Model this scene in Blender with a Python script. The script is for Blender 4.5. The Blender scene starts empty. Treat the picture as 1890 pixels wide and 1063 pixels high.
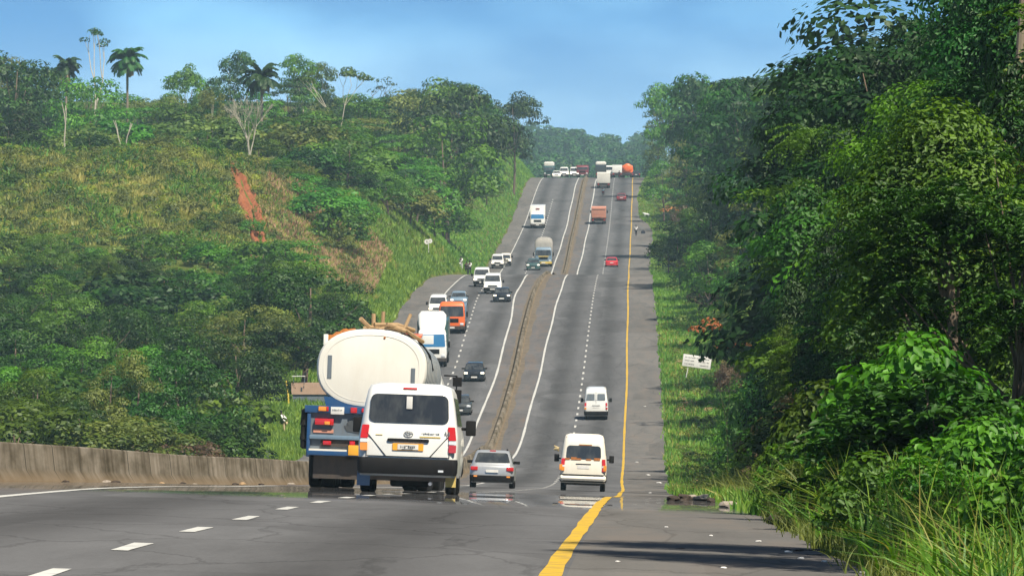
import bpy, bmesh, math, random
import numpy as np
from mathutils import Vector, Matrix
R = math.radians
random.seed(7)
rng = np.random.default_rng(7)
SC = bpy.context.scene
COL = SC.collection

# ------------------------------------------------------------------ camera
FPX = 13400.0                      # focal length in photograph pixels (1890 wide)
cam_d = bpy.data.cameras.new('camera')
cam_d.lens = FPX / 1890 * 36.0
cam_d.sensor_width = 36.0
cam_d.clip_start = 1.0
cam_d.clip_end = 9000.0
cam = bpy.data.objects.new('camera', cam_d)
COL.objects.link(cam)
cam.location = (0, 0, 0)
cam.rotation_euler = (R(90) + math.atan(68.5 / FPX), 0, 0)
SC.camera = cam
SC.render.resolution_x, SC.render.resolution_y = 1024, 575

# ------------------------------------------------------------------ light
SUN_AZ = R(34)      # sun behind the camera, this far round to the right
SUN_EL = R(54)
sd = Vector((math.sin(SUN_AZ) * math.cos(SUN_EL), -math.cos(SUN_AZ) * math.cos(SUN_EL), math.sin(SUN_EL)))
sun_d = bpy.data.lights.new('sun', 'SUN')
sun_d.energy = 5.0
sun_d.angle = R(0.5)
sun_d.color = (1.0, 0.92, 0.77)
sun = bpy.data.objects.new('sun', sun_d)
COL.objects.link(sun)
sun.rotation_euler = sd.to_track_quat('Z', 'Y').to_euler()

world = bpy.data.worlds.new('World')
SC.world = world
world.use_nodes = True
wn, wl = world.node_tree.nodes, world.node_tree.links
wn.clear()
w_out = wn.new('ShaderNodeOutputWorld')
w_bg = wn.new('ShaderNodeBackground')
w_bg.inputs['Strength'].default_value = 0.072
w_sky = wn.new('ShaderNodeTexSky')
w_sky.sky_type = 'NISHITA'
w_sky.sun_disc = False
w_sky.sun_elevation = SUN_EL
w_sky.sun_rotation = R(180) - SUN_AZ
w_sky.air_density = 1.0
w_sky.dust_density = 0.0
w_sky.ozone_density = 1.5
w_tc = wn.new('ShaderNodeTexCoord')
w_sep = wn.new('ShaderNodeSeparateXYZ')
w_map = wn.new('ShaderNodeMapRange')
w_map.inputs['From Min'].default_value = 0.0
w_map.inputs['From Max'].default_value = 0.055
w_map.inputs['To Min'].default_value = 0.09
w_map.inputs['To Max'].default_value = 0.42
w_add = wn.new('ShaderNodeMath'); w_add.operation = 'ADD'
w_cmb = wn.new('ShaderNodeCombineXYZ')
wl.new(w_tc.outputs['Generated'], w_sep.inputs[0])
wl.new(w_sep.outputs['Z'], w_map.inputs['Value'])
wl.new(w_map.outputs[0], w_add.inputs[0])
wl.new(w_sep.outputs['Z'], w_add.inputs[1])
wl.new(w_sep.outputs['X'], w_cmb.inputs['X'])
wl.new(w_sep.outputs['Y'], w_cmb.inputs['Y'])
wl.new(w_add.outputs[0], w_cmb.inputs['Z'])
wl.new(w_cmb.outputs[0], w_sky.inputs['Vector'])
# thin wisps of cloud
w_mp = wn.new('ShaderNodeMapping')
w_mp.inputs['Scale'].default_value = (26, 26, 70)
w_mp.inputs['Location'].default_value = (3.1, 0.4, 0.7)
w_no = wn.new('ShaderNodeTexNoise')
w_no.inputs['Scale'].default_value = 1.0
w_no.inputs['Detail'].default_value = 5.0
w_no.inputs['Roughness'].default_value = 0.45
w_cr = wn.new('ShaderNodeValToRGB')
w_cr.color_ramp.elements[0].position = 0.44
w_cr.color_ramp.elements[0].color = (0, 0, 0, 1)
w_cr.color_ramp.elements[1].position = 0.74
w_cr.color_ramp.elements[1].color = (0.4, 0.4, 0.4, 1)
w_mix = wn.new('ShaderNodeMix'); w_mix.data_type = 'RGBA'
w_mix.inputs['B'].default_value = (6.6, 7.4, 8.4, 1)
wl.new(w_tc.outputs['Generated'], w_mp.inputs[0])
wl.new(w_mp.outputs[0], w_no.inputs['Vector'])
wl.new(w_no.outputs[0], w_cr.inputs[0])
wl.new(w_cr.outputs[0], w_mix.inputs['Factor'])
wl.new(w_sky.outputs[0], w_mix.inputs['A'])
w_tint = wn.new('ShaderNodeMix'); w_tint.data_type = 'RGBA'; w_tint.blend_type = 'MULTIPLY'; w_tint.inputs['Factor'].default_value = 1
w_tr = wn.new('ShaderNodeMapRange')
w_tr.inputs['From Min'].default_value = 0.06; w_tr.inputs['From Max'].default_value = 0.30
w_tr.inputs['To Min'].default_value = 1.0; w_tr.inputs['To Max'].default_value = 0.0
wl.new(w_sep.outputs['Z'], w_tr.inputs['Value'])
w_tm = wn.new('ShaderNodeMix'); w_tm.data_type = 'RGBA'
w_tm.inputs['A'].default_value = (.92, .95, .92, 1)
w_lo = wn.new('ShaderNodeMapRange'); w_lo.inputs['From Min'].default_value = 0.004; w_lo.inputs['From Max'].default_value = 0.042
wl.new(w_sep.outputs['Z'], w_lo.inputs['Value'])
w_tl = wn.new('ShaderNodeMix'); w_tl.data_type = 'RGBA'
w_tl.inputs['A'].default_value = (3.1, 2.62, 1.80, 1); w_tl.inputs['B'].default_value = (.92, 1.68, 1.96, 1)
wl.new(w_lo.outputs[0], w_tl.inputs['Factor']); wl.new(w_tl.outputs['Result'], w_tm.inputs['B'])
wl.new(w_tr.outputs[0], w_tm.inputs['Factor']); wl.new(w_tm.outputs['Result'], w_tint.inputs['B'])
wl.new(w_mix.outputs['Result'], w_tint.inputs['A'])
wl.new(w_tint.outputs['Result'], w_bg.inputs['Color'])
wl.new(w_bg.outputs[0], w_out.inputs[0])

SC.view_settings.view_transform = 'Standard'
SC.view_settings.look = 'None'
SC.view_settings.exposure = 0.58
SC.view_settings.gamma = 1.0
SC.view_settings.use_curve_mapping = False
SC.render.engine = 'CYCLES'
SC.cycles.use_denoising = True
SC.cycles.max_bounces = 6
SC.cycles.diffuse_bounces = 3
SC.cycles.glossy_bounces = 3
SC.cycles.transmission_bounces = 4
SC.cycles.volume_bounces = 0
SC.cycles.transparent_max_bounces = 8
SC.cycles.caustics_reflective = False
SC.cycles.caustics_refractive = False

# ------------------------------------------------------------------ helpers: interpolation
def pchip(xs, ys):
    xs = np.array(xs, float); ys = np.array(ys, float)
    h = np.diff(xs); d = np.diff(ys) / h
    m = np.zeros(len(xs)); m[0] = d[0]; m[-1] = d[-1]
    for i in range(1, len(xs) - 1):
        if d[i-1] * d[i] > 0:
            w1 = 2*h[i] + h[i-1]; w2 = h[i] + 2*h[i-1]
            m[i] = (w1 + w2) / (w1 / d[i-1] + w2 / d[i])
    def f(x):
        x = np.asarray(x, float)
        i = np.clip(np.searchsorted(xs, x) - 1, 0, len(h) - 1)
        t = (x - xs[i]) / h[i]
        t = np.clip(t, 0, 1)
        return ((1 + 2*t) * (1 - t)**2 * ys[i] + t * (1 - t)**2 * h[i] * m[i]
                + t*t * (3 - 2*t) * ys[i+1] + t*t * (t - 1) * h[i] * m[i+1])
    return f
def sstep(t):
    t = np.clip(t, 0, 1); return t*t*(3 - 2*t)

# road profile at the lane line of the outbound carriageway, relative to the camera (metres)
ZREF = pchip([-60, 0, 40, 53.6, 61, 70, 79, 87.6, 98.5, 105, 120, 140, 158, 200, 250, 291, 350, 400, 450, 489, 540, 601, 694, 800, 876, 905, 950, 1000, 1030, 1196, 1489, 1520, 1600, 1800, 2100, 2700, 3300],
             [-1.5, -1.6, -1.75, -1.83, -1.885, -1.985, -2.11, -2.22, -2.39, -2.5, -2.8, -3.24, -3.62, -4.6, -5.7, -6.57, -7.8, -8.6, -8.92, -8.76, -7.06, -4.48, 0, 4.15, 6.08, 6.1, 5.9, 6.7, 7.7, 15.2, 30.2, 30.6, 28, 23, 30, 55, 75])
XY = pchip([-60, 0, 57.5, 75, 98, 150, 291, 489, 540, 853, 876, 1030, 1196, 1489, 3300],
           [-1.6, -.75, .31, .64, 1.08, 1.98, 4.39, 7.5, 8.43, 13.7, 14.1, 16.6, 19.6, 24.8, 56])
CF = pchip([-60, 300, 480, 3300], [.035, .035, .0, 0])
BAR = pchip([-60, 154, 268, 400, 504, 601, 694, 800, 876, 930, 1000, 1196, 3300], [13.4, 13.1, 11.8, 10.0, 9.2, 9.4, 9.8, 10.1, 9.7, 9.2, 9.0, 9.5, 9.5])
LWI = pchip([-60, 154, 268, 400, 489, 601, 694, 790, 870, 950, 1030, 3300], [14.6, 14.4, 13.2, 11.6, 10.9, 10.95, 11.3, 12.0, 12.0, 11.3, 10.9, 10.9])
LDS = pchip([-60, 268, 489, 601, 694, 790, 870, 1030, 3300], [18.2, 16.9, 14.5, 14.6, 15.2, 15.9, 15.8, 14.5, 14.5])
LWO = pchip([-60, 268, 489, 601, 694, 800, 860, 1030, 3300], [21.8, 20.4, 18.1, 18.3, 19.0, 19.6, 19.2, 18.1, 18.1])
LOUT = pchip([-60, 268, 489, 690, 800, 832, 860, 885, 1030, 1196, 3300], [25, 23.4, 21.4, 22.6, 23.1, 23.0, 21.8, 20.0, 20.6, 20.6, 20.3])
ROUT = pchip([-60, 50, 61, 98, 150, 260, 320, 420, 600, 876, 1100, 1190, 1230, 1260, 1340, 1420, 1489, 3300], [2.9, 2.7, 2.6, 2.3, 2.4, 2.2, 2.2, 2.8, 2.9, 2.9, 3.2, 3.7, 3.0, 1.4, 1.1, 2.1, 2.8, 2.8])
AL = pchip([-60, 500, 560, 650, 740, 765, 792, 900, 1100, 1500, 1900, 3300], [0, 0, .6, 2.6, 6.4, 10.8, 14.6, 13.4, 14.6, 15, 8, 4])

def wob(x, y):
    return (np.sin(x*.31 + 1.3) * np.cos(y*.23) + .6*np.sin(x*.71 + y*.53) + .4*np.sin(x*1.7 - y*1.1 + 2))
def road_z(Y, o):
    o = np.asarray(o, float); Y = np.asarray(Y, float)
    return ZREF(Y) + CF(Y) * (np.clip(o, -4, 9.5) - 3.65)
def ground_z(Y, o):
    """height of the natural ground; o is metres to the left of the yellow line"""
    Y = np.asarray(Y, float); o = np.asarray(o, float)
    z = road_z(Y, o)
    uL = o - LOUT(Y); uR = -o - ROUT(Y)
    k = np.clip(uL / 24, 0, 1)
    z = z + np.where(uL > 0, AL(Y) * (1 - (1 - k)**2), 0)
    z = z + np.where(uL > 2, .35 * sstep((uL - 2) / 6) * wob(o, Y * .5), 0)
    z = z + np.where(uR > 1, 3.2 * sstep((uR - 2) / 16) + .15 * sstep((uR - 1) / 4) * wob(o, Y), 0)
    z = z - np.where(uR > 0, .08 * sstep(uR / 1.0), 0)
    return z
def gx(Y, o):
    return XY(Y) - np.asarray(o, float)
def P3(Y, o, dz=0.0):
    return Vector((float(gx(Y, o)), float(Y), float(ground_z(Y, o)) + dz))
def R3(Y, o, dz=0.0):
    return Vector((float(gx(Y, o)), float(Y), float(road_z(Y, o)) + dz))
def px2o(px, Y):
    return float(XY(Y)) - (px - 945) / FPX * Y

# ------------------------------------------------------------------ helpers: objects
def tag(o, label=None, cat=None, group=None, kind=None):
    if label: o['label'] = label
    if cat: o['category'] = cat
    if group: o['group'] = group
    if kind: o['kind'] = kind
    return o
def empty(name, loc=(0, 0, 0), rot=(0, 0, 0)):
    o = bpy.data.objects.new(name, None)
    o.empty_display_size = .3
    COL.objects.link(o); o.location = loc; o.rotation_euler = rot
    return o
def link(name, me, mat=None, parent=None, loc=None):
    o = bpy.data.objects.new(name, me)
    COL.objects.link(o)
    if mat is not None and not me.materials: me.materials.append(mat)
    if parent is not None: o.parent = parent
    if loc is not None: o.location = loc
    return o
def npmesh(name, V, F, smooth=False):
    """V (n,3), F (m,k) with one k"""
    me = bpy.data.meshes.new(name)
    V = np.asarray(V, np.float32); F = np.asarray(F, np.int32)
    m, k = F.shape
    me.vertices.add(len(V)); me.vertices.foreach_set('co', V.ravel())
    me.loops.add(m * k); me.loops.foreach_set('vertex_index', F.ravel())
    me.polygons.add(m)
    me.polygons.foreach_set('loop_start', np.arange(0, m*k, k, dtype=np.int32))
    me.update(calc_edges=True)
    if smooth: me.shade_smooth()
    me.validate(verbose=False)
    return me
class MB:
    """collects shapes, builds one mesh"""
    def __init__(s): s.v = []; s.f = []
    def add(s, V, F):
        n = len(s.v); s.v += [tuple(map(float, p)) for p in V]; s.f += [tuple(i + n for i in q) for q in F]; return s
    def box(s, x0, x1, y0, y1, z0, z1):
        V = [(x, y, z) for x in (x0, x1) for y in (y0, y1) for z in (z0, z1)]
        return s.add(V, [(0,1,3,2), (4,6,7,5), (0,4,5,1), (2,3,7,6), (0,2,6,4), (1,5,7,3)])
    def tube(s, pts, rad, n=8, cap=True):
        pts = [Vector(p) for p in pts]
        if not hasattr(rad, '__len__'): rad = [rad] * len(pts)
        V = []; F = []
        up = Vector((.13, .21, .97))
        for i, p in enumerate(pts):
            d = (pts[min(i+1, len(pts)-1)] - pts[max(i-1, 0)])
            if d.length < 1e-9: d = Vector((0, 0, 1))
            d.normalize()
            a = d.cross(up)
            if a.length < .05: a = d.cross(Vector((1, 0, 0)))
            a.normalize(); b = d.cross(a)
            for k in range(n):
                t = 2*math.pi*k/n
                V.append(p + (a*math.cos(t) + b*math.sin(t)) * rad[i])
        for i in range(len(pts) - 1):
            for k in range(n):
                F.append((i*n + k, i*n + (k+1) % n, (i+1)*n + (k+1) % n, (i+1)*n + k))
        if cap:
            F.append(tuple(range(n))[::-1]); F.append(tuple((len(pts)-1)*n + k for k in range(n)))
        return s.add(V, F)
    def lathe(s, prof, axis='x', c=(0, 0, 0), n=24):
        """prof: (axial, radius) list"""
        V = []; F = []
        for (a, r) in prof:
            for k in range(n):
                t = 2*math.pi*k/n; u, w = r*math.cos(t), r*math.sin(t)
                V.append({'x': (c[0]+a, c[1]+u, c[2]+w), 'y': (c[0]+u, c[1]+a, c[2]+w), 'z': (c[0]+u, c[1]+w, c[2]+a)}[axis])
        for i in range(len(prof) - 1):
            for k in range(n):
                F.append((i*n + k, i*n + (k+1) % n, (i+1)*n + (k+1) % n, (i+1)*n + k))
        F.append(tuple(range(n))[::-1]); F.append(tuple((len(prof)-1)*n + k for k in range(n)))
        return s.add(V, F)
    def loft(s, rings, caps=True):
        n = len(rings[0]); V = [p for r in rings for p in r]; F = []
        for i in range(len(rings) - 1):
            for k in range(n):
                F.append((i*n + k, i*n + (k+1) % n, (i+1)*n + (k+1) % n, (i+1)*n + k))
        if caps:
            F.append(tuple(range(n))[::-1]); F.append(tuple((len(rings)-1)*n + k for k in range(n)))
        return s.add(V, F)
    def build(s, name, mat, parent=None, smooth=35, bevel=0):
        me = bpy.data.meshes.new(name)
        me.from_pydata(s.v, [], s.f)
        bm = bmesh.new(); bm.from_mesh(me)
        bmesh.ops.recalc_face_normals(bm, faces=bm.faces)
        if bevel:
            es = [e for e in bm.edges if len(e.link_faces) == 2 and e.calc_face_angle(0) > R(40)]
            bmesh.ops.bevel(bm, geom=es, offset=bevel, segments=2, affect='EDGES', profile=.6)
        bm.to_mesh(me); bm.free()
        if smooth:
            me.shade_smooth(); me.set_sharp_from_angle(angle=R(smooth))
        return link(name, me, mat, parent)

# ------------------------------------------------------------------ helpers: materials
def new_mat(name):
    m = bpy.data.materials.new(name); m.use_nodes = True
    m.node_tree.nodes.clear()
    return m, m.node_tree.nodes, m.node_tree.links
def rgba(c): return (c[0], c[1], c[2], 1)
def paint(name, c, rough=.35, metal=0, dirt=.25, dirt_c=(.16, .11, .07), scale=3.0, spec=.5, coat=0, emis=0):
    m, N, L = new_mat(name)
    out = N.new('ShaderNodeOutputMaterial'); b = N.new('ShaderNodeBsdfPrincipled')
    L.new(b.outputs[0], out.inputs[0])
    b.inputs['Roughness'].default_value = rough; b.inputs['Metallic'].default_value = metal
    b.inputs['Specular IOR Level'].default_value = spec
    b.inputs['Coat Weight'].default_value = coat
    if emis:
        b.inputs['Emission Color'].default_value = rgba(c); b.inputs['Emission Strength'].default_value = emis
    if dirt > 0:
        tc = N.new('ShaderNodeTexCoord'); no = N.new('ShaderNodeTexNoise'); cr = N.new('ShaderNodeValToRGB'); mx = N.new('ShaderNodeMix')
        mp = N.new('ShaderNodeMapping'); mp.inputs['Scale'].default_value = (1.6, 1.6, .6)
        L.new(tc.outputs['Object'], mp.inputs[0]); L.new(mp.outputs[0], no.inputs['Vector'])
        no.inputs['Scale'].default_value = scale; no.inputs['Detail'].default_value = 7; no.inputs['Roughness'].default_value = .62
        cr.color_ramp.elements[0].position = .42; cr.color_ramp.elements[0].color = (0, 0, 0, 1)
        cr.color_ramp.elements[1].position = .82; cr.color_ramp.elements[1].color = (dirt, dirt, dirt, 1)
        mx.data_type = 'RGBA'; mx.inputs['A'].default_value = rgba(c); mx.inputs['B'].default_value = rgba(dirt_c)
        L.new(no.outputs[0], cr.inputs[0]); L.new(cr.outputs[0], mx.inputs['Factor']); L.new(mx.outputs['Result'], b.inputs['Base Color'])
    else:
        b.inputs['Base Color'].default_value = rgba(c)
    return m
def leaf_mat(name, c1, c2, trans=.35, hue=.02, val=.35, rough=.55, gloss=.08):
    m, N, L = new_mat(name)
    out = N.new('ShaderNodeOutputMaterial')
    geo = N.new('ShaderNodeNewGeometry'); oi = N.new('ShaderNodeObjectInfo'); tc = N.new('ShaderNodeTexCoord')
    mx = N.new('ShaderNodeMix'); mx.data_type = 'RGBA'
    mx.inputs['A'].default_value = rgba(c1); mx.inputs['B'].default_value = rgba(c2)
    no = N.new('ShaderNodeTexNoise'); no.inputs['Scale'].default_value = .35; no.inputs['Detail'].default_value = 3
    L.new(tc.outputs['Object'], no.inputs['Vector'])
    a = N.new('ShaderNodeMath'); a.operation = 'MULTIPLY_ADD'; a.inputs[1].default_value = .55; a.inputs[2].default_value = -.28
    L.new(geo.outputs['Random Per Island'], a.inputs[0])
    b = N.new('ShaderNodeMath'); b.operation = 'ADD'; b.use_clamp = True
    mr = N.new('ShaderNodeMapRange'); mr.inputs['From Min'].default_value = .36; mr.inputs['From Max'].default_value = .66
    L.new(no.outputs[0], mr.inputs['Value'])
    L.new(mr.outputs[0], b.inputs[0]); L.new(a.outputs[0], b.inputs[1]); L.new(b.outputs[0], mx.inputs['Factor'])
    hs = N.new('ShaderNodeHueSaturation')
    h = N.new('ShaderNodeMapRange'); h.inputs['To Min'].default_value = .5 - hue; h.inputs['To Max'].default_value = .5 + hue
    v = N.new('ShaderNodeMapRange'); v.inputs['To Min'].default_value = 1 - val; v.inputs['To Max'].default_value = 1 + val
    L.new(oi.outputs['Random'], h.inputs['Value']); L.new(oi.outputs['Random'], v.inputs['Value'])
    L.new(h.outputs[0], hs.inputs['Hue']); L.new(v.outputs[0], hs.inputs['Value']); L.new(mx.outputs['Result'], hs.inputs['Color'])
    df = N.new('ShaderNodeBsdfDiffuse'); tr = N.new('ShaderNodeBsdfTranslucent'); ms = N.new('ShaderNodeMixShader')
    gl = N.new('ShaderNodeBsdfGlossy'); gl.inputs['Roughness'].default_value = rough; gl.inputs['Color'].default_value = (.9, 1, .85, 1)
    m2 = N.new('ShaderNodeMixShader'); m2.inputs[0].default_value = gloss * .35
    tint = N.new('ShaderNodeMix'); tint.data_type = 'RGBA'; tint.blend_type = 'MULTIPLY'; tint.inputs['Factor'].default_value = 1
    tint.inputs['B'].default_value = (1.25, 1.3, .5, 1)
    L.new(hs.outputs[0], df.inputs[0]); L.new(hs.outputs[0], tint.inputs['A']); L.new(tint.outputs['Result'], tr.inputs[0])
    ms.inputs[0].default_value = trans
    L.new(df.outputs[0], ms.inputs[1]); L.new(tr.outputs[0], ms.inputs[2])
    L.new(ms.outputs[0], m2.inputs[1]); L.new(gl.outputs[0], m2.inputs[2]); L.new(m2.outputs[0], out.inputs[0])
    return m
def ground_mat(name, cols, scale, detail=8, bump=.3, ramp=(.3, .7)):
    m, N, L = new_mat(name)
    out = N.new('ShaderNodeOutputMaterial'); b = N.new('ShaderNodeBsdfDiffuse'); L.new(b.outputs[0], out.inputs[0])
    tc = N.new('ShaderNodeTexCoord'); no = N.new('ShaderNodeTexNoise'); cr = N.new('ShaderNodeValToRGB')
    no.inputs['Scale'].default_value = scale; no.inputs['Detail'].default_value = detail; no.inputs['Roughness'].default_value = .7
    L.new(tc.outputs['Object'], no.inputs['Vector']); L.new(no.outputs[0], cr.inputs[0]); L.new(cr.outputs[0], b.inputs[0])
    e = cr.color_ramp.elements
    while len(e) < len(cols): e.new(.5)
    for i, c in enumerate(cols):
        e[i].position = ramp[0] + (ramp[1] - ramp[0]) * i / (len(cols) - 1); e[i].color = rgba(c)
    bp = N.new('ShaderNodeBump'); bp.inputs['Strength'].default_value = bump; bp.inputs['Distance'].default_value = .3
    L.new(no.outputs[0], bp.inputs['Height']); L.new(bp.outputs[0], b.inputs['Normal'])
    return m

def asphalt(name, base, lanes=True, dark=.64, patch=.20, sheen=True, brown=0.0):
    """uv.x = metres left of the yellow line, uv.y = metres along the road"""
    m, N, L = new_mat(name)
    out = N.new('ShaderNodeOutputMaterial'); df = N.new('ShaderNodeBsdfDiffuse')
    uv = N.new('ShaderNodeUVMap'); sp = N.new('ShaderNodeSeparateXYZ'); L.new(uv.outputs[0], sp.inputs[0])
    mp = N.new('ShaderNodeMapping'); mp.inputs['Scale'].default_value = (1, .10, 1); L.new(uv.outputs[0], mp.inputs[0])
    n1 = N.new('ShaderNodeTexNoise'); n1.inputs['Scale'].default_value = .9; n1.inputs['Detail'].default_value = 6; n1.inputs['Roughness'].default_value = .65
    L.new(mp.outputs[0], n1.inputs['Vector'])
    n2 = N.new('ShaderNodeTexNoise'); n2.inputs['Scale'].default_value = 22; n2.inputs['Detail'].default_value = 7; n2.inputs['Roughness'].default_value = .75
    mp2 = N.new('ShaderNodeMapping'); mp2.inputs['Scale'].default_value = (1, .35, 1); L.new(uv.outputs[0], mp2.inputs[0]); L.new(mp2.outputs[0], n2.inputs['Vector'])
    def math_(op, a, b=None, c=None):
        n = N.new('ShaderNodeMath'); n.operation = op
        for i, q in enumerate((a, b, c)):
            if q is None: continue
            if isinstance(q, (int, float)): n.inputs[i].default_value = q
            else: L.new(q, n.inputs[i])
        return n.outputs[0]
    f = math_('MULTIPLY_ADD', n1.outputs[0], patch * 4, 1 - patch * 2)
    g = math_('MULTIPLY_ADD', n2.outputs[0], .5, .75)
    v = math_('MULTIPLY', f, g)
    vo = N.new('ShaderNodeTexVoronoi'); vo.feature = 'DISTANCE_TO_EDGE'; vo.inputs['Scale'].default_value = .42
    wr = N.new('ShaderNodeVectorMath'); wr.operation = 'MULTIPLY_ADD'; wr.inputs[1].default_value = (1.6, 1.6, 0)
    mp3 = N.new('ShaderNodeMapping'); mp3.inputs['Scale'].default_value = (1, .30, 1); L.new(uv.outputs[0], mp3.inputs[0])
    L.new(n1.outputs[1], wr.inputs[0]); L.new(mp3.outputs[0], wr.inputs[2]); L.new(wr.outputs[0], vo.inputs['Vector'])
    ck = N.new('ShaderNodeMapRange'); ck.inputs['From Max'].default_value = .022; ck.inputs['To Min'].default_value = .76; L.new(vo.outputs['Distance'], ck.inputs['Value'])
    # old patches and seams laid across the lanes
    br = N.new('ShaderNodeTexVoronoi'); br.feature = 'F1'; br.distance = 'CHEBYCHEV'; br.inputs['Scale'].default_value = .22; br.inputs['Randomness'].default_value = .9
    mp4 = N.new('ShaderNodeMapping'); mp4.inputs['Scale'].default_value = (1, .22, 1); L.new(uv.outputs[0], mp4.inputs[0]); L.new(mp4.outputs[0], br.inputs['Vector'])
    sc_ = N.new('ShaderNodeSeparateColor'); L.new(br.outputs['Color'], sc_.inputs[0])
    v = math_('MULTIPLY', v, ck.outputs[0])
    v = math_('MULTIPLY', v, math_('MULTIPLY_ADD', sc_.outputs[0], .24, .88))
    if lanes:
        ph = math_('MULTIPLY_ADD', sp.outputs['X'], 2*math.pi/3.65, -1.83*2*math.pi/3.65)
        wv = math_('ADD', ph, math_('MULTIPLY_ADD', n1.outputs[0], 1.0, -.5))
        c = math_('COSINE', wv)
        band = math_('MULTIPLY_ADD', c, .5, .5)
        band = math_('POWER', band, 1.6)
        k = math_('MULTIPLY_ADD', band, dark - 1, 1.0)
        v = math_('MULTIPLY', v, k)
    mx = N.new('ShaderNodeMix'); mx.data_type = 'RGBA'; mx.blend_type = 'MULTIPLY'; mx.inputs['Factor'].default_value = 1
    cb = N.new('ShaderNodeCombineColor')
    for i in range(3): L.new(v, cb.inputs[i])
    mx.inputs['A'].default_value = rgba(base); L.new(cb.outputs[0], mx.inputs['B'])
    L.new(mx.outputs['Result'], df.inputs[0])
    last = df.outputs[0]
    if brown > 0:
        mb = N.new('ShaderNodeMix'); mb.data_type = 'RGBA'; mb.inputs['B'].default_value = (.15, .105, .075, 1)
        rr = N.new('ShaderNodeMapRange'); rr.inputs['From Min'].default_value = .48; rr.inputs['From Max'].default_value = .7; rr.inputs['To Max'].default_value = brown
        L.new(n1.outputs[0], rr.inputs['Value']); L.new(rr.outputs[0], mb.inputs['Factor']); L.new(mx.outputs['Result'], mb.inputs['A']); L.new(mb.outputs['Result'], df.inputs[0])
    if sheen:   # shiny, wet-looking stretch where the road dips (the shimmering mirage in the photograph)
        gl = N.new('ShaderNodeBsdfGlossy'); gl.inputs['Roughness'].default_value = .012; gl.inputs['Color'].default_value = (.92, .93, .95, 1)
        ms = N.new('ShaderNodeMixShader')
        a = N.new('ShaderNodeMapRange'); a.interpolation_type = 'SMOOTHSTEP'
        a.inputs['From Min'].default_value = 99; a.inputs['From Max'].default_value = 108
        L.new(sp.outputs['Y'], a.inputs['Value'])
        b = N.new('ShaderNodeMapRange'); b.interpolation_type = 'SMOOTHSTEP'
        b.inputs['From Min'].default_value = 235; b.inputs['From Max'].default_value = 185
        b.inputs['To Min'].default_value = 0; L.new(sp.outputs['Y'], b.inputs['Value'])
        w = math_('MULTIPLY', a.outputs[0], b.outputs[0])
        w = math_('MULTIPLY', w, .80)
        nz = N.new('ShaderNodeTexNoise'); nz.inputs['Scale'].default_value = 1.0; nz.inputs['Detail'].default_value = 2
        mpz = N.new('ShaderNodeMapping'); mpz.inputs['Scale'].default_value = (.35, .16, 1); L.new(uv.outputs[0], mpz.inputs[0]); L.new(mpz.outputs[0], nz.inputs['Vector'])
        bp = N.new('ShaderNodeBump'); bp.inputs['Strength'].default_value = .5; bp.inputs['Distance'].default_value = .008
        L.new(nz.outputs[0], bp.inputs['Height']); L.new(bp.outputs[0], gl.inputs['Normal'])
        L.new(w, ms.inputs[0]); L.new(last, ms.inputs[1]); L.new(gl.outputs[0], ms.inputs[2]); last = ms.outputs[0]
    L.new(last, out.inputs[0])
    return m
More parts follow.
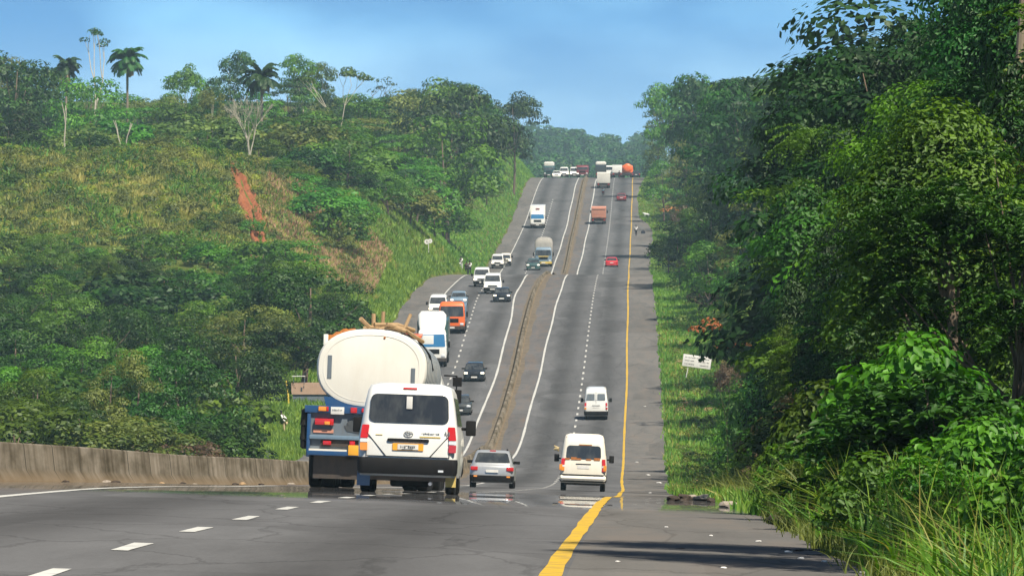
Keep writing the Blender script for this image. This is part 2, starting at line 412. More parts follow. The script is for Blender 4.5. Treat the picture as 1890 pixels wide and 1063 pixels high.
def concrete(name, base=(.255, .22, .175)):
    m, N, L = new_mat(name)
    out = N.new('ShaderNodeOutputMaterial'); b = N.new('ShaderNodeBsdfDiffuse'); L.new(b.outputs[0], out.inputs[0])
    uv = N.new('ShaderNodeUVMap')
    mp = N.new('ShaderNodeMapping'); mp.inputs['Scale'].default_value = (.16, 1.1, 1); L.new(uv.outputs[0], mp.inputs[0])
    n1 = N.new('ShaderNodeTexNoise'); n1.inputs['Scale'].default_value = 1; n1.inputs['Detail'].default_value = 5; n1.inputs['Roughness'].default_value = .6
    L.new(mp.outputs[0], n1.inputs['Vector'])
    mp2 = N.new('ShaderNodeMapping'); mp2.inputs['Scale'].default_value = (.75, .25, 1); L.new(uv.outputs[0], mp2.inputs[0])
    n2 = N.new('ShaderNodeTexNoise'); n2.inputs['Scale'].default_value = 1; n2.inputs['Detail'].default_value = 4
    L.new(mp2.outputs[0], n2.inputs['Vector'])
    cr = N.new('ShaderNodeValToRGB'); e = cr.color_ramp.elements
    e[0].position = .35; e[0].color = (.10, .085, .06, 1); e[1].position = .62; e[1].color = rgba(base)
    L.new(n1.outputs[0], cr.inputs[0])
    cr2 = N.new('ShaderNodeValToRGB'); e = cr2.color_ramp.elements      # run-off streaks
    e[0].position = .36; e[0].color = (.52, .50, .46, 1); e[1].position = .60; e[1].color = (1, 1, 1, 1)
    L.new(n2.outputs[0], cr2.inputs[0])
    mx = N.new('ShaderNodeMix'); mx.data_type = 'RGBA'; mx.blend_type = 'MULTIPLY'; mx.inputs['Factor'].default_value = 1
    L.new(cr.outputs[0], mx.inputs['A']); L.new(cr2.outputs[0], mx.inputs['B'])
    sx = N.new('ShaderNodeSeparateXYZ'); L.new(uv.outputs[0], sx.inputs[0])
    q1 = N.new('ShaderNodeMath'); q1.operation = 'MULTIPLY'; q1.inputs[1].default_value = 1/7.3; L.new(sx.outputs['X'], q1.inputs[0])
    q2 = N.new('ShaderNodeMath'); q2.operation = 'FRACT'; L.new(q1.outputs[0], q2.inputs[0])
    q3 = N.new('ShaderNodeMath'); q3.operation = 'LESS_THAN'; q3.inputs[1].default_value = .035; L.new(q2.outputs[0], q3.inputs[0])
    mj = N.new('ShaderNodeMix'); mj.data_type = 'RGBA'; mj.inputs['B'].default_value = (.07, .06, .045, 1); L.new(q3.outputs[0], mj.inputs['Factor']); L.new(mx.outputs['Result'], mj.inputs['A'])
    # splash-back dirt rising from the foot
    q4 = N.new('ShaderNodeMapRange'); q4.inputs['From Min'].default_value = .02; q4.inputs['From Max'].default_value = .34; q4.inputs['To Min'].default_value = .8; q4.inputs['To Max'].default_value = 0; L.new(sx.outputs['Y'], q4.inputs['Value'])
    md = N.new('ShaderNodeMix'); md.data_type = 'RGBA'; md.inputs['B'].default_value = (.24, .175, .11, 1); L.new(q4.outputs[0], md.inputs['Factor']); L.new(mj.outputs['Result'], md.inputs['A']); L.new(md.outputs['Result'], b.inputs[0])
    return m

M = {}
M['asphalt'] = asphalt('asphalt', (.120, .120, .124))
M['shoulder'] = asphalt('shoulder_asphalt', (.138, .132, .126), lanes=False, brown=.28)
M['shoulder_inner'] = asphalt('median_shoulder_asphalt', (.125, .12, .12), lanes=False, brown=.6)
M['dirt'] = ground_mat('median_dirt', [(.085, .07, .055), (.15, .125, .095), (.21, .17, .125)], 1.2)
M['concrete'] = concrete('weathered_concrete')
M['line_white'] = paint('white_line_paint', (.56, .55, .51), .7, dirt=.95, dirt_c=(.2, .2, .2), scale=1.5, spec=.1)
M['line_yellow'] = paint('yellow_line_paint', (.58, .36, .03), .7, dirt=.9, dirt_c=(.20, .16, .08), scale=2.2, spec=.1)
M['ground'] = ground_mat('grassy_ground', [(.035, .05, .012), (.075, .10, .02), (.12, .13, .035), (.16, .12, .05)], .25, ramp=(.32, .72))

# ------------------------------------------------------------------ the setting: ground and road
def grid_mesh(name, Ys, cols, zf, uv=True):
    """cols: list of functions Y -> o ; zf(Y, o)"""
    ny, nc = len(Ys), len(cols)
    Ys = np.array(Ys, float)
    O = np.stack([np.broadcast_to(c(Ys), Ys.shape) for c in cols], 1)
    YY = np.repeat(Ys[:, None], nc, 1)
    X = XY(YY) - O
    Z = zf(YY, O)
    V = np.stack([X, YY, Z], -1).reshape(-1, 3)
    i = np.arange(ny - 1)[:, None] * nc + np.arange(nc - 1)[None, :]
    F = np.stack([i, i + nc, i + nc + 1, i + 1], -1).reshape(-1, 4)
    me = npmesh(name, V, F, True)
    if uv:
        u = me.uv_layers.new(name='UVMap')
        UV = np.stack([O, YY], -1).reshape(-1, 2)[F.ravel()]
        u.data.foreach_set('uv', UV.astype(np.float32).ravel())
    return me
YS = list(np.arange(-50, 320, 3.0)) + list(np.arange(320, 1560, 5.0)) + list(np.arange(1560, 3300, 30.0)) + [3300]

# ground sheet: natural ground, sunk a little below the carriageways
def terrain_z(Y, o):
    z = ground_z(Y, o)
    inside = (o < LOUT(Y) + .02) & (o > -ROUT(Y) - .02)
    return np.where(inside, z - .12, z)
tc_ = []
for k in (-420, -300, -200, -130, -90, -60, -42, -32, -26, -22, -19, -16.5, -14, -12, -10, -8.5, -7, -6, -5, -4, -3, -2, -1.2, -.5): tc_.append(lambda Y, k=k: -ROUT(Y) + k)
tc_.append(lambda Y: -ROUT(Y) + .05)
for k in (.1, .3, .5, .7, .9): tc_.append(lambda Y, k=k: -ROUT(Y) * (1 - k) + LOUT(Y) * k)
tc_.append(lambda Y: LOUT(Y) - .05)
for k in (.5, 1.2, 2, 3, 4, 5, 6, 7, 8, 9, 10, 11, 12, 13, 14, 15, 16, 17, 18, 19, 20, 21, 22, 23, 24, 25.5, 27, 29, 31, 34, 37, 40, 44, 48, 53, 58, 65, 75, 90, 120, 170, 250, 350, 450): tc_.append(lambda Y, k=k: LOUT(Y) + k)
tc_ = tc_  # right to left
me = grid_mesh('ground', YS, tc_, terrain_z)
gnd = tag(link('ground', me, M['ground']), kind='structure')

# road: one sheet with shoulders, lanes and the dirt strip
def jit(Y, a, f1=.37, f2=1.13, ph=0):
    return a * (np.sin(Y*f1 + ph) + .7*np.sin(Y*f2 + 2*ph) + .5*np.sin(Y*2.9 + ph)) / 2.2
road_cols = [(lambda Y: -ROUT(Y) + jit(Y, .16), 1), (lambda Y: 0*Y - .12, 0), (lambda Y: 0*Y + 2, 0), (lambda Y: 0*Y + 3.65, 0), (lambda Y: 0*Y + 5.5, 0), (lambda Y: 0*Y + 7.45, 2),
             (lambda Y: np.minimum(7.45 + (BAR(Y) - 7.45) * .66 + jit(Y, .18, .21), BAR(Y) - .5), 3), (lambda Y: BAR(Y) - .2, 3), (lambda Y: BAR(Y) + .55 + jit(Y, .12, .4), 2),
             (lambda Y: LWI(Y) - .1, 0), (lambda Y: LDS(Y) - 1.7, 0), (lambda Y: LDS(Y), 0), (lambda Y: LWO(Y) + .12, 1), (lambda Y: LOUT(Y) + jit(Y, .25, .13), 0)]
YR = [y for y in YS if y <= 1800]
me = grid_mesh('road', YR, [c for c, _ in road_cols], lambda Y, o: road_z(Y, o))
for k in ('asphalt', 'shoulder', 'shoulder_inner', 'dirt'): me.materials.append(M[k])
nc = len(road_cols)
me.polygons.foreach_set('material_index', np.tile(np.array([m_ for _, m_ in road_cols][:-1], np.int32), len(YR) - 1))
tag(link('road', me), kind='structure')

# painted markings, thin sheets just above the road
def strip(Y0, Y1, oc, w, dz=.006, step=3.0):
    V = []; F = []
    a = [Y0] + [y for y in YS if Y0 < y < Y1] + [Y1]
    for y in a:
        o = float(oc(y)); wd = w * (1 + .12*math.sin(y*.9) + .08*math.sin(y*2.3))
        for oo in (o - wd/2, o + wd/2):
            V.append((float(gx(y, oo)), y, float(np.interp(y, YS, ROADZ(oo))) + dz))
    for i in range(len(a) - 1): F.append((2*i, 2*i+2, 2*i+3, 2*i+1))
    return V, F
_rz = {}
def ROADZ(oo):
    k = round(oo, 2)
    if k not in _rz: _rz[k] = road_z(np.array(YS), k)
    return _rz[k]
def marking(name, segs, mat):
    mb = MB()
    for s_ in segs: mb.add(*strip(*s_))
    me = bpy.data.meshes.new(name); me.from_pydata(mb.v, [], mb.f); me.update()
    return tag(link(name, me, mat), kind='structure')
E0 = lambda y: .0 + .03*math.sin(y*.05)
marking('edge_line_yellow', [(30, 1640, E0, .155)], M['line_yellow'])
marking('edge_line_white', [(30, 900, lambda y: 7.3 + .04*math.sin(y*.07), .16), (900, 1640, lambda y: 7.2 + .05*math.sin(y*.05), .17)], M['line_white'])
P_ = 8.85
marking('lane_line', [(y, y + 3.0, lambda q: 3.65, .15) for y in np.arange(51.8 - 2*P_, 1600, P_)], M['line_white'])
marking('edge_line_white', [(200, 1640, lambda y: float(LWI(y)) + .04*math.sin(y*.06), .17)], M['line_white'])
marking('edge_line_white', [(200, 905, lambda y: float(LWO(y)) + .03*math.sin(y*.06), .15), (1010, 1640, lambda y: float(LWO(y)), .13)], M['line_white'])
marking('lane_line', [(y, y + 3.0, lambda q: float(LDS(q)), .15) for y in np.arange(300, 1330, P_)], M['line_white'])

# the concrete median barrier: jersey profile, with casting joints and a dirt skirt
prof = [(-.31, 0), (-.30, .08), (-.16, .30), (-.10, .86), (-.07, .9), (.07, .9), (.10, .86), (.16, .30), (.30, .08), (.31, 0)]
def barrier(name, Y0, Y1, hs=1.0, step=4.0, gap=None):
    ys = list(np.arange(Y0, Y1, step)) + [Y1]
    V = []; UV = []; n = len(prof)
    for i, y in enumerate(ys):
        for j, (a, h) in enumerate(prof):
            o = float(BAR(y)) + a
            hh = h * hs + (.012 * math.sin(y * .11) if h > .5 else 0)
            V.append((float(gx(y, o)), y, float(road_z(y, float(BAR(y)))) - .02 + hh)); UV.append((y, h))
    F = []
    for i in range(len(ys) - 1):
        for j in range(n - 1):
            F.append((i*n+j, i*n+j+1, (i+1)*n+j+1, (i+1)*n+j))
    me = npmesh(name, V, F)
    u = me.uv_layers.new(name='UVMap'); Fa = np.array(F).ravel()
    u.data.foreach_set('uv', np.array(UV, np.float32)[Fa].ravel())
    return me
bar = empty('median_barrier', R3(150, float(BAR(150))))
tag(bar, 'long weathered concrete median barrier dividing the two carriageways', 'barrier')
def attach(o, par):
    o.parent = par; o.matrix_parent_inverse = Matrix.Translation(-Vector(par.location)); return o
attach(link('barrier_wall', barrier('barrier_wall', 20, 480, 1.0), M['concrete']), bar)
attach(link('barrier_wall', barrier('barrier_wall', 480, 885, .5, 5.0), M['concrete']), bar)
attach(link('barrier_wall', barrier('barrier_wall', 905, 1640, .5, 5.0), M['concrete']), bar)

# ------------------------------------------------------------------ vegetation: prototype meshes
M['bark'] = paint('bark', (.16, .12, .09), .9, dirt=.6, dirt_c=(.05, .04, .03), scale=4, spec=.1)
M['bark_pale'] = paint('pale_bark', (.50, .45, .36), .9, dirt=.6, dirt_c=(.22, .17, .12), scale=3, spec=.1)
M['bark_palm'] = paint('palm_bark', (.26, .21, .15), .9, dirt=.6, dirt_c=(.10, .08, .05), scale=4, spec=.1)
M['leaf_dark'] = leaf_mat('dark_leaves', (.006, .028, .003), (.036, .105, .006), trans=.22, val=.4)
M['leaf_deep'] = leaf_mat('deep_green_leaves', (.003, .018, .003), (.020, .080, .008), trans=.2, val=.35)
M['leaf_mid'] = leaf_mat('mid_green_leaves', (.022, .075, .004), (.120, .245, .010), trans=.32, val=.4, hue=.03)
M['leaf_bright'] = leaf_mat('bright_green_leaves', (.045, .140, .012), (.13, .30, .025), trans=.4, val=.2)
M['leaf_olive'] = leaf_mat('olive_leaves', (.060, .100, .014), (.21, .25, .045), trans=.3, val=.25)
M['leaf_yellow'] = leaf_mat('yellow_green_leaves', (.10, .16, .012), (.32, .33, .03), trans=.45, val=.15)
M['leaf_brown'] = leaf_mat('dry_brown_leaves', (.10, .065, .035), (.22, .15, .08), trans=.2, val=.2)
M['leaf_orange'] = leaf_mat('orange_leaves', (.42, .13, .05), (.62, .24, .10), trans=.3, val=.1)
M['leaf_tan'] = leaf_mat('tan_dry_growth', (.27, .15, .08), (.50, .32, .18), trans=.2, val=.2)
M['frond'] = leaf_mat('palm_fronds', (.010, .050, .012), (.035, .11, .02), trans=.2)
M['frond_dry'] = leaf_mat('dry_fronds', (.22, .15, .06), (.38, .28, .12), trans=.2)
M['grass'] = leaf_mat('grass_blades', (.075, .19, .014), (.25, .38, .04), trans=.4, val=.1)
M['grass_long'] = leaf_mat('long_grass_blades', (.07, .14, .015), (.30, .34, .06), trans=.45, val=.1)
M['grass_dry'] = leaf_mat('dry_grass_blades', (.18, .22, .03), (.48, .42, .11), trans=.35, val=.1)

def unit(v): return v / np.maximum(np.linalg.norm(v, axis=-1, keepdims=True), 1e-9)
def leaves(name, C, Nrm, size, rg, aspect=.5, fold=False, droop=.0, along=None):
    """one leaf per centre: rhombus, or a folded six point leaf"""
    n = len(C)
    Nrm = unit(Nrm)
    a = rg.normal(size=(n, 3)) if along is None else along + .35*rg.normal(size=(n, 3))
    T = unit(a - (a * Nrm).sum(1, keepdims=True) * Nrm)
    B = np.cross(Nrm, T)
    L = (size * rg.uniform(.65, 1.3, n))[:, None]
    W = L * aspect
    if not fold:
        V = np.stack([C - T*L*.5, C + B*W*.5, C + T*L*.5, C - B*W*.5], 1).reshape(-1, 3)
        F = np.arange(4*n).reshape(-1, 4)
    else:
        d = Nrm * L
        V = np.stack([C - T*L*.5, C - T*L*.12 + B*W*.5 + d*.10, C + T*L*.28 + B*W*.36 + d*.06, C + T*L*.55 - d*.10, C + T*L*.28 - B*W*.36 + d*.06, C - T*L*.12 - B*W*.5 + d*.10], 1).reshape(-1, 3)
        k = np.arange(n)[:, None] * 6
        F = np.concatenate([k + np.array([[0, 1, 2, 3]]), k + np.array([[0, 3, 4, 5]])], 0)
    return npmesh(name, V, F)
def sph(n, rg, zmin=-.5):
    v = unit(rg.normal(size=(int(n*2.2) + 20, 3)))
    return v[v[:, 2] > zmin][:n]

def clumps(shape, H, zb, Rr, n, rg):
    """clump centres of a crown"""
    if shape == 'round':
        d = sph(n, rg, -.55); k = rg.uniform(.45, 1, len(d))[:, None] ** .6
        c = d * k * np.array([Rr, Rr, (H - zb) * .55]); c[:, 2] += zb + (H - zb) * .48
    elif shape == 'umbrella':
        m = 5; c = []
        for i in range(n):
            t = rg.choice([.15, .42, .66, .86, 1.0], p=[.12, .2, .24, .26, .18])
            rr = Rr * (.95 - .75*max(0, t - .55)**1.0) * math.sqrt(rg.uniform(.08, 1)) * (1 if t > .3 else .7)
            a = rg.uniform(0, 2*math.pi)
            c.append((rr*math.cos(a), rr*math.sin(a), zb + (H - zb) * t - (rr/Rr)**2 * (H - zb) * .14))
        c = np.array(c)
    elif shape == 'tall':
        t = rg.uniform(0, 1, n) ** .85; a = rg.uniform(0, 2*math.pi, n)
        pr = Rr * np.clip(np.sin(np.clip(t*.86 + .17, 0, 1) * math.pi) ** .55, .2, 1) * (.8 + .2*np.sin(a*3 + t*9))
        rr = pr * rg.uniform(.55, 1, n)
        c = np.stack([rr*np.cos(a), rr*np.sin(a), zb + (H - zb) * t], 1)
    elif shape == 'irregular':
        lobes = [(rg.uniform(-.55, .55)*Rr, rg.uniform(-.55, .55)*Rr, zb + (H - zb)*rg.uniform(.2, .85), rg.uniform(.35, .6)*Rr) for _ in range(7)]
        c = []
        for i in range(n):
            l = lobes[rg.integers(7)]; d = sph(1, rg, -.5)[0] * l[3] * rg.uniform(.6, 1)
            c.append((l[0]+d[0], l[1]+d[1], min(H, l[2]+d[2]*.8)))
        c = np.array(c)
    return c
def crown_mesh(name, shape, H, zb, Rr, n, rc, per, leaf, flat=.7, seed=1, fold=False, aspect=.55, rnd=.27, spray=False):
    rg = np.random.default_rng(seed)
    c = clumps(shape, H, zb, Rr, n, rg)
    Cs = []; Ns = []; Al = []
    for q in c:
        r = rc * rg.choice([.55, .75, .95, 1.2, 1.5])
        d = sph(int(per * (r/rc)**1.8), rg, -.35)
        if spray:       # leaves strung along arching twigs
            m = len(d); ns = 7
            ang = rg.uniform(0, 2*math.pi, ns); tw = rg.integers(0, ns, m); s_ = rg.uniform(.1, 1, m)
            dirs = np.stack([np.cos(ang), np.sin(ang), rg.uniform(-.1, .5, ns)], 1)[tw]
            p = dirs * s_[:, None] * r * 1.15; p[:, 2] -= (s_**2) * r * .55
            side = np.cross(dirs, [0, 0, 1]); sg = rg.choice([-1, 1], m)[:, None]
            Cs.append(q + p + side*sg*leaf*.5 + rg.normal(size=(m, 3))*leaf*.15); Ns.append(np.array([0, 0, 1.0]) + rg.normal(size=(m, 3))*.35); Al.append(side*sg + np.array([0, 0, -.45]) + dirs*.4)
        else:
            p = d * r * rg.uniform(.72, 1.06, len(d))[:, None] * np.array([1, 1, flat])
            Cs.append(q + p); Ns.append(d + np.array([0, 0, .45]) + rg.normal(size=d.shape)*rnd); Al.append(np.cross(d, rg.normal(size=d.shape)) + np.array([0, 0, -.6]))
    return leaves(name, np.concatenate(Cs), np.concatenate(Ns), leaf, rg, aspect, fold, along=np.concatenate(Al)), c
def trunk_mesh(name, H, zb, r0, c, nl, seed, lean=.04, top=.85):
    rg = np.random.default_rng(seed + 100)
    mb = MB()
    path = [Vector((lean*H*math.sin(t*2.2) , lean*H*.6*math.sin(t*3 + 1) - lean*H*.5, H*top*t)) - Vector((0, -lean*H*.5 + lean*H*.6*math.sin(1) if False else 0, 0)) for t in (0, .04, .15, .35, .55, .75, 1)]
    b = path[0].copy()
    path = [p - Vector((b.x, b.y, 0)) for p in path]
    mb.tube(path, [r0*1.5, r0*1.1, r0, r0*.86, r0*.68, r0*.45, r0*.15], 8)
    for i in range(nl):
        q = Vector(c[rg.integers(len(c))]); t = min(.8, max(.22, (q.z / H) * .62))
        k = t * 6; a = path[min(int(k), 5)].lerp(path[min(int(k) + 1, 6)], k - int(k)) if k < 6 else path[-1]
        a = Vector((np.interp(t*H*top, [p.z for p in path], [p.x for p in path]), np.interp(t*H*top, [p.z for p in path], [p.y for p in path]), t*H*top))
        mid = a.lerp(q, .5) + Vector((rg.normal()*.1, rg.normal()*.1, -.06*(q - a).length))
        rl = r0 * .34
        mb.tube([a, a.lerp(mid, .5), mid, mid.lerp(q, .55), q], [rl, rl*.85, rl*.65, rl*.42, rl*.15], 5)
    me = bpy.data.meshes.new(name); me.from_pydata(mb.v, [], mb.f); me.shade_smooth()
    return me
PROTO = {}
def proto(key, shape, H, zb, Rr, n, rc, per, leaf, r0=.22, nl=9, seed=1, **kw):
    cm, c = crown_mesh('crown_' + key, shape, H, zb, Rr, n, rc, per, leaf, seed=seed, **kw)
    tm = trunk_mesh('trunk_' + key, H, zb, r0, c, nl, seed)
    cm.materials.append(M['leaf_mid']); tm.materials.append(M['bark'])
    PROTO.setdefault(key, []).append((cm, tm, H, float(np.hypot(c[:, 0], c[:, 1]).max() + rc * 1.15)))
# far trees (leaf sprays of half a metre)
for s_ in (1, 2, 3): proto('round_far', 'round', 12, 2.2, 5.2, 44, 1.6, 90, .48, seed=s_, flat=.55)
for s_ in (4, 5, 6): proto('umbrella_far', 'umbrella', 18, 5.5, 6.8, 62, 1.6, 80, .50, r0=.3, nl=22, seed=s_, flat=.42)
for s_ in (7, 8): proto('tall_far', 'tall', 17, .8, 4.2, 70, 1.45, 75, .48, seed=s_, flat=.6)
for s_ in (9, 10): proto('irregular_far', 'irregular', 14, 2.5, 5.8, 55, 1.5, 85, .47, seed=s_, flat=.5)
for s_ in (11, 12, 13): proto('bush_far', 'round', 4.2, .2, 2.9, 34, .8, 70, .34, r0=.08, seed=s_, flat=.75)
# middle distance
for s_ in (21, 22, 23): proto('round_mid', 'round', 10, 1.0, 4.6, 52, 1.3, 230, .26, seed=s_, flat=.55)
for s_ in (24, 25): proto('tall_mid', 'tall', 13, .3, 3.4, 78, 1.15, 190, .25, seed=s_, flat=.6)
for s_ in (26, 27): proto('umbrella_mid', 'umbrella', 13, 3.0, 5.2, 80, 1.2, 170, .26, r0=.25, nl=22, seed=s_, flat=.4)
for s_ in (28, 29): proto('bush_mid', 'round', 3.0, .1, 2.0, 46, .5, 110, .17, r0=.06, seed=s_, flat=.75)
for s_ in (30,): proto('irregular_mid', 'irregular', 10, .8, 4.6, 60, 1.2, 210, .25, seed=s_, flat=.5)
# near the camera, real leaves
proto('leafy_near', 'tall', 8.5, .1, 2.6, 120, .62, 250, .115, r0=.14, nl=16, seed=41, fold=True, flat=.8)
proto('leafy_near', 'irregular', 8.5, .2, 3.0, 130, .62, 250, .115, r0=.14, nl=16, seed=42, fold=True, flat=.7)
proto('spray_near', 'irregular', 7.5, .6, 2.6, 110, .75, 230, .115, r0=.12, nl=18, seed=43, fold=True, spray=True, aspect=.42)
proto('spray_near', 'umbrella', 8.5, 1.0, 2.8, 110, .8, 230, .115, r0=.12, nl=18, seed=44, fold=True, spray=True, aspect=.42)
proto('broad_bush', 'round', 2.4, .05, 1.5, 60, .42, 75, .17, r0=.04, seed=45, fold=True, flat=.8, aspect=.62)
proto('broad_bush', 'irregular', 2.6, .05, 1.5, 60, .45, 75, .16, r0=.04, seed=46, fold=True, spray=True, aspect=.5)

cnt = {}
def tree(key, Y, o, h, mat, label, group=None, name='tree', cat='tree', wide=1.0, bark=None, rot=None, sink=.15, which=None):
    """h: wished total height in metres"""
    ps = PROTO[key]; i = cnt.get(key, 0); cnt[key] = i + 1
    cm, tm, H, ext = ps[(i if which is None else which) % len(ps)]
    s = h / H
    root = empty(name, P3(Y, o, -sink), (0, 0, random.uniform(0, 6.28) if rot is None else rot))
    root.scale = (s * wide, s * wide, s)
    tag(root, label, cat, group)
    for nm, me, mt in (('crown', cm, M[mat]), ('trunk', tm, M[bark] if bark else None)):
        c = bpy.data.objects.new(nm if 'bush' not in name else {'crown': 'foliage', 'trunk': 'stem'}[nm], me); COL.objects.link(c); c.parent = root
        if mt is not None:
            c.material_slots[0].link = 'OBJECT'; c.material_slots[0].material = mt
    return root
def topz(Y, ytop): return (600 - ytop) / FPX * Y
def tree_px(key, px, Y, ytop, mat, label, **kw):
    """tree standing at distance Y under photograph column px, reaching photograph row ytop"""
    o = px2o(px, Y); h = topz(Y, ytop) - float(ground_z(Y, o)) + .15
    return tree(key, Y, o, max(h, 1.0), mat, label, **kw)

# palms -----------------------------------------------------------------
def palm(px, Y, ytop, label, spread=3.0, nf=40, dry=7, trunk_r=.16, lean=.0, seed=1, mat='frond', crown_only=False, h=None, group=None):
    rg = random.Random(seed)
    o = px2o(px, Y); base = P3(Y, o, -.2)
    if h is None: h = topz(Y, ytop) - base.z - spread * .45
    root = tag(empty('palm_tree', base), label, 'palm tree', group)
    mb = MB()
    if not crown_only:
        mb.tube([(lean*h*t*t, 0, h*t) for t in (0, .1, .3, .5, .7, .9, 1)], [trunk_r*1.4, trunk_r*1.1, trunk_r, trunk_r, trunk_r, trunk_r*1.15, trunk_r*.9], 10)
        mb.build('trunk', M['bark_palm'], root)
    top = Vector((lean*h, 0, h))
    def frond(mb, az, el, L, wl):
        n = 9; d0 = Vector((math.cos(az), math.sin(az), 0)); p = top.copy(); pts = [p.copy()]; e = el
        for i in range(n):
            p = p + (d0*math.cos(e) + Vector((0, 0, 1))*math.sin(e)) * (L/n); e -= (.09 + .032*i) * (1.0 if el > 0 else .6); e = max(e, -1.45); pts.append(p.copy())
        mb.tube(pts, [.05*(1 - i/(n+2)) for i in range(n+1)], 4, cap=False)
        side = d0.cross(Vector((0, 0, 1)))
        for i in range(1, n+1):
            for j in range(3):
                t = i - 1 + j/3
                a = pts[int(t)].lerp(pts[min(int(t)+1, n)], t - int(t)); dr = (pts[min(int(t)+1, n)] - pts[int(t)]).normalized()
                l = wl * math.sin(math.pi * min(1, .12 + .8*t/n)) * rg.uniform(.8, 1.15)
                for sg in (-1, 1):
                    tip = a + side*sg*l*.8 + dr*l*.45 + Vector((0, 0, -l*rg.uniform(.25, .7)))
                    w = dr * .11
                    mb.add([a - w, a + w, a.lerp(tip, .6) + w*.9, tip, a.lerp(tip, .6) - w*.9], [(0, 1, 2, 3, 4)])
    g = MB()
    for i in range(nf):
        frond(g, i*2.399 + rg.uniform(-.2, .2), rg.uniform(-.55, 1.4), spread*rg.uniform(.85, 1.2), spread*.26)
    me = g.build('fronds', M[mat], root, smooth=0)
    if dry:
        g = MB()
        for i in range(dry): frond(g, i*2.1 + 1, rg.uniform(-1.3, -.5), spread*rg.uniform(.6, 1.0), spread*.16)
        g.build('dry_fronds', M['frond_dry'], root, smooth=0)
    return root
def bare_tree(px, Y, ytop, label, seed=1, spread=.5, depth=5, r0=.16, mat='bark_pale', h=None, name='bare_tree', leafy=None, first=.38, stems=1, group=None):
    rg = random.Random(seed); o = px2o(px, Y); base = P3(Y, o, -.2)
    if h is None: h = topz(Y, ytop) - base.z
    root = tag(empty(name, base), label, 'tree', group)
    mb = MB(); tips = []
    def grow(p, d, L, r, k):
        q = p + d*L*.5 + Vector((rg.gauss(0, .03), rg.gauss(0, .03), 0))*L; e = q + (d + Vector((rg.gauss(0, .12), rg.gauss(0, .12), .05))).normalized()*L*.5
        mb.tube([p, q, e], [r, r*.85, r*.68], 6, cap=False)
        if k == 0: tips.append(e); return
        for i in range(rg.choice((2, 3))):
            a = rg.uniform(0, 6.28); nd = (d + Vector((math.cos(a), math.sin(a), rg.uniform(-.1, .25)))*spread*rg.uniform(.6, 1.3)).normalized()
            grow(e, nd, L*rg.uniform(.6, .8), r*.62, k - 1)
    for s_ in range(stems):
        a = 6.28*s_/stems + rg.random(); d = Vector((math.cos(a)*.22, math.sin(a)*.1, 1)).normalized() if stems > 1 else Vector((0, 0, 1))
        grow(Vector((0, 0, 0)), d, h*first, r0, depth)
    zs = max(v[2] for v in mb.v); k = h / zs
    mb.v = [(v[0]*k, v[1]*k, v[2]*k) for v in mb.v]; tips = [t*k for t in tips]
    mb.build('branches' if leafy else 'limbs', M[mat], root)
    if leafy:
        r2 = np.random.default_rng(seed); Cs = []; Ns = []
        for t in tips:
            if r2.random() < leafy[1]:
                d = sph(leafy[2], r2, -.5); Cs.append(np.array(t) + d*leafy[3]*np.array([1, 1, .5])); Ns.append(d + np.array([0, 0, .6]) + r2.normal(size=d.shape)*.4)
        if Cs: link('foliage', leaves('foliage', np.concatenate(Cs), np.concatenate(Ns), leafy[4], r2), M[leafy[0]], root)
    return root

# grasses and scrub that nobody could count -------------------------------
def blades(name, pts, hmin, hmax, width, mat, per=3, lean=.35, seed=5, segs=2, parent=None):
    """pts (n,3): each point carries a few bent blades"""
    rg = np.random.default_rng(seed); n = len(pts) * per
    base = np.repeat(pts, per, 0) + np.concatenate([rg.normal(size=(n, 2))*.10, np.zeros((n, 1))], 1)
    h = rg.uniform(hmin, hmax, n)[:, None]; a = rg.uniform(0, 2*math.pi, n)
    d = np.stack([np.cos(a), np.sin(a), 0*a], 1); ln = (lean * rg.uniform(.1, 1.8, n))[:, None]
    wdir = unit(np.stack([rg.normal(size=n) * .4 + 1, rg.normal(size=n) * .5, 0*a], 1)); w = width * rg.uniform(.6, 1.3, n)[:, None]
    up = np.array([0, 0, 1.0])
    rows = []
    for i in range(segs + 1):
        t = i / segs
        c = base + up*h*(t - .22*ln*t*t*1.6) + d*h*ln*t*t
        ww = w * (1 - t*.97) * .5
        rows += [c - wdir*ww, c + wdir*ww]
    V = np.stack(rows, 1).reshape(-1, 3)
    k = np.arange(n)[:, None] * (2*(segs + 1)); F = np.concatenate([k + np.array([[2*i, 2*i+1, 2*i+3, 2*i+2]]) for i in range(segs)], 0)
    return tag(link(name, npmesh(name, V, F), M[mat], parent), kind='stuff') if parent is None else link(name, npmesh(name, V, F), M[mat], parent)
def area_pts(n, Y0, Y1, o_fn, seed, dz=-.03, keep=None):
    rg = np.random.default_rng(seed)
    Y = rg.uniform(Y0, Y1, n); a, b = o_fn(Y); o = a + (b - a) * rg.uniform(0, 1, n)
    if keep is not None:
        m = keep(Y, o, rg); Y, o = Y[m], o[m]
    return np.stack([gx(Y, o), Y, ground_z(Y, o) + dz], 1)

# ------------------------------------------------------------------ vegetation: planting
def patchy(Y, o, s=1.0, ph=0.0):
    return .5 + .25*np.sin(o*.43*s + 1.1*np.sin(Y*.11*s + ph) + ph) + .25*np.sin(Y*.19*s - o*.27*s + 2*ph)
# right-hand verge
g = []
blades('verge_grass', area_pts(9000, 100, 330, lambda Y: (-ROUT(Y) + .05, -ROUT(Y) - 2.6), 11), .12, .45, .05, 'grass', 3, seed=11)
blades('verge_grass', area_pts(9000, 330, 900, lambda Y: (-ROUT(Y) + .05, -ROUT(Y) - 5.0), 12), .2, .55, .12, 'grass', 3, seed=12)
blades('verge_grass', area_pts(5000, 900, 1560, lambda Y: (-ROUT(Y) + .05, -ROUT(Y) - 6.0), 13), .2, .5, .22, 'grass', 3, seed=13)
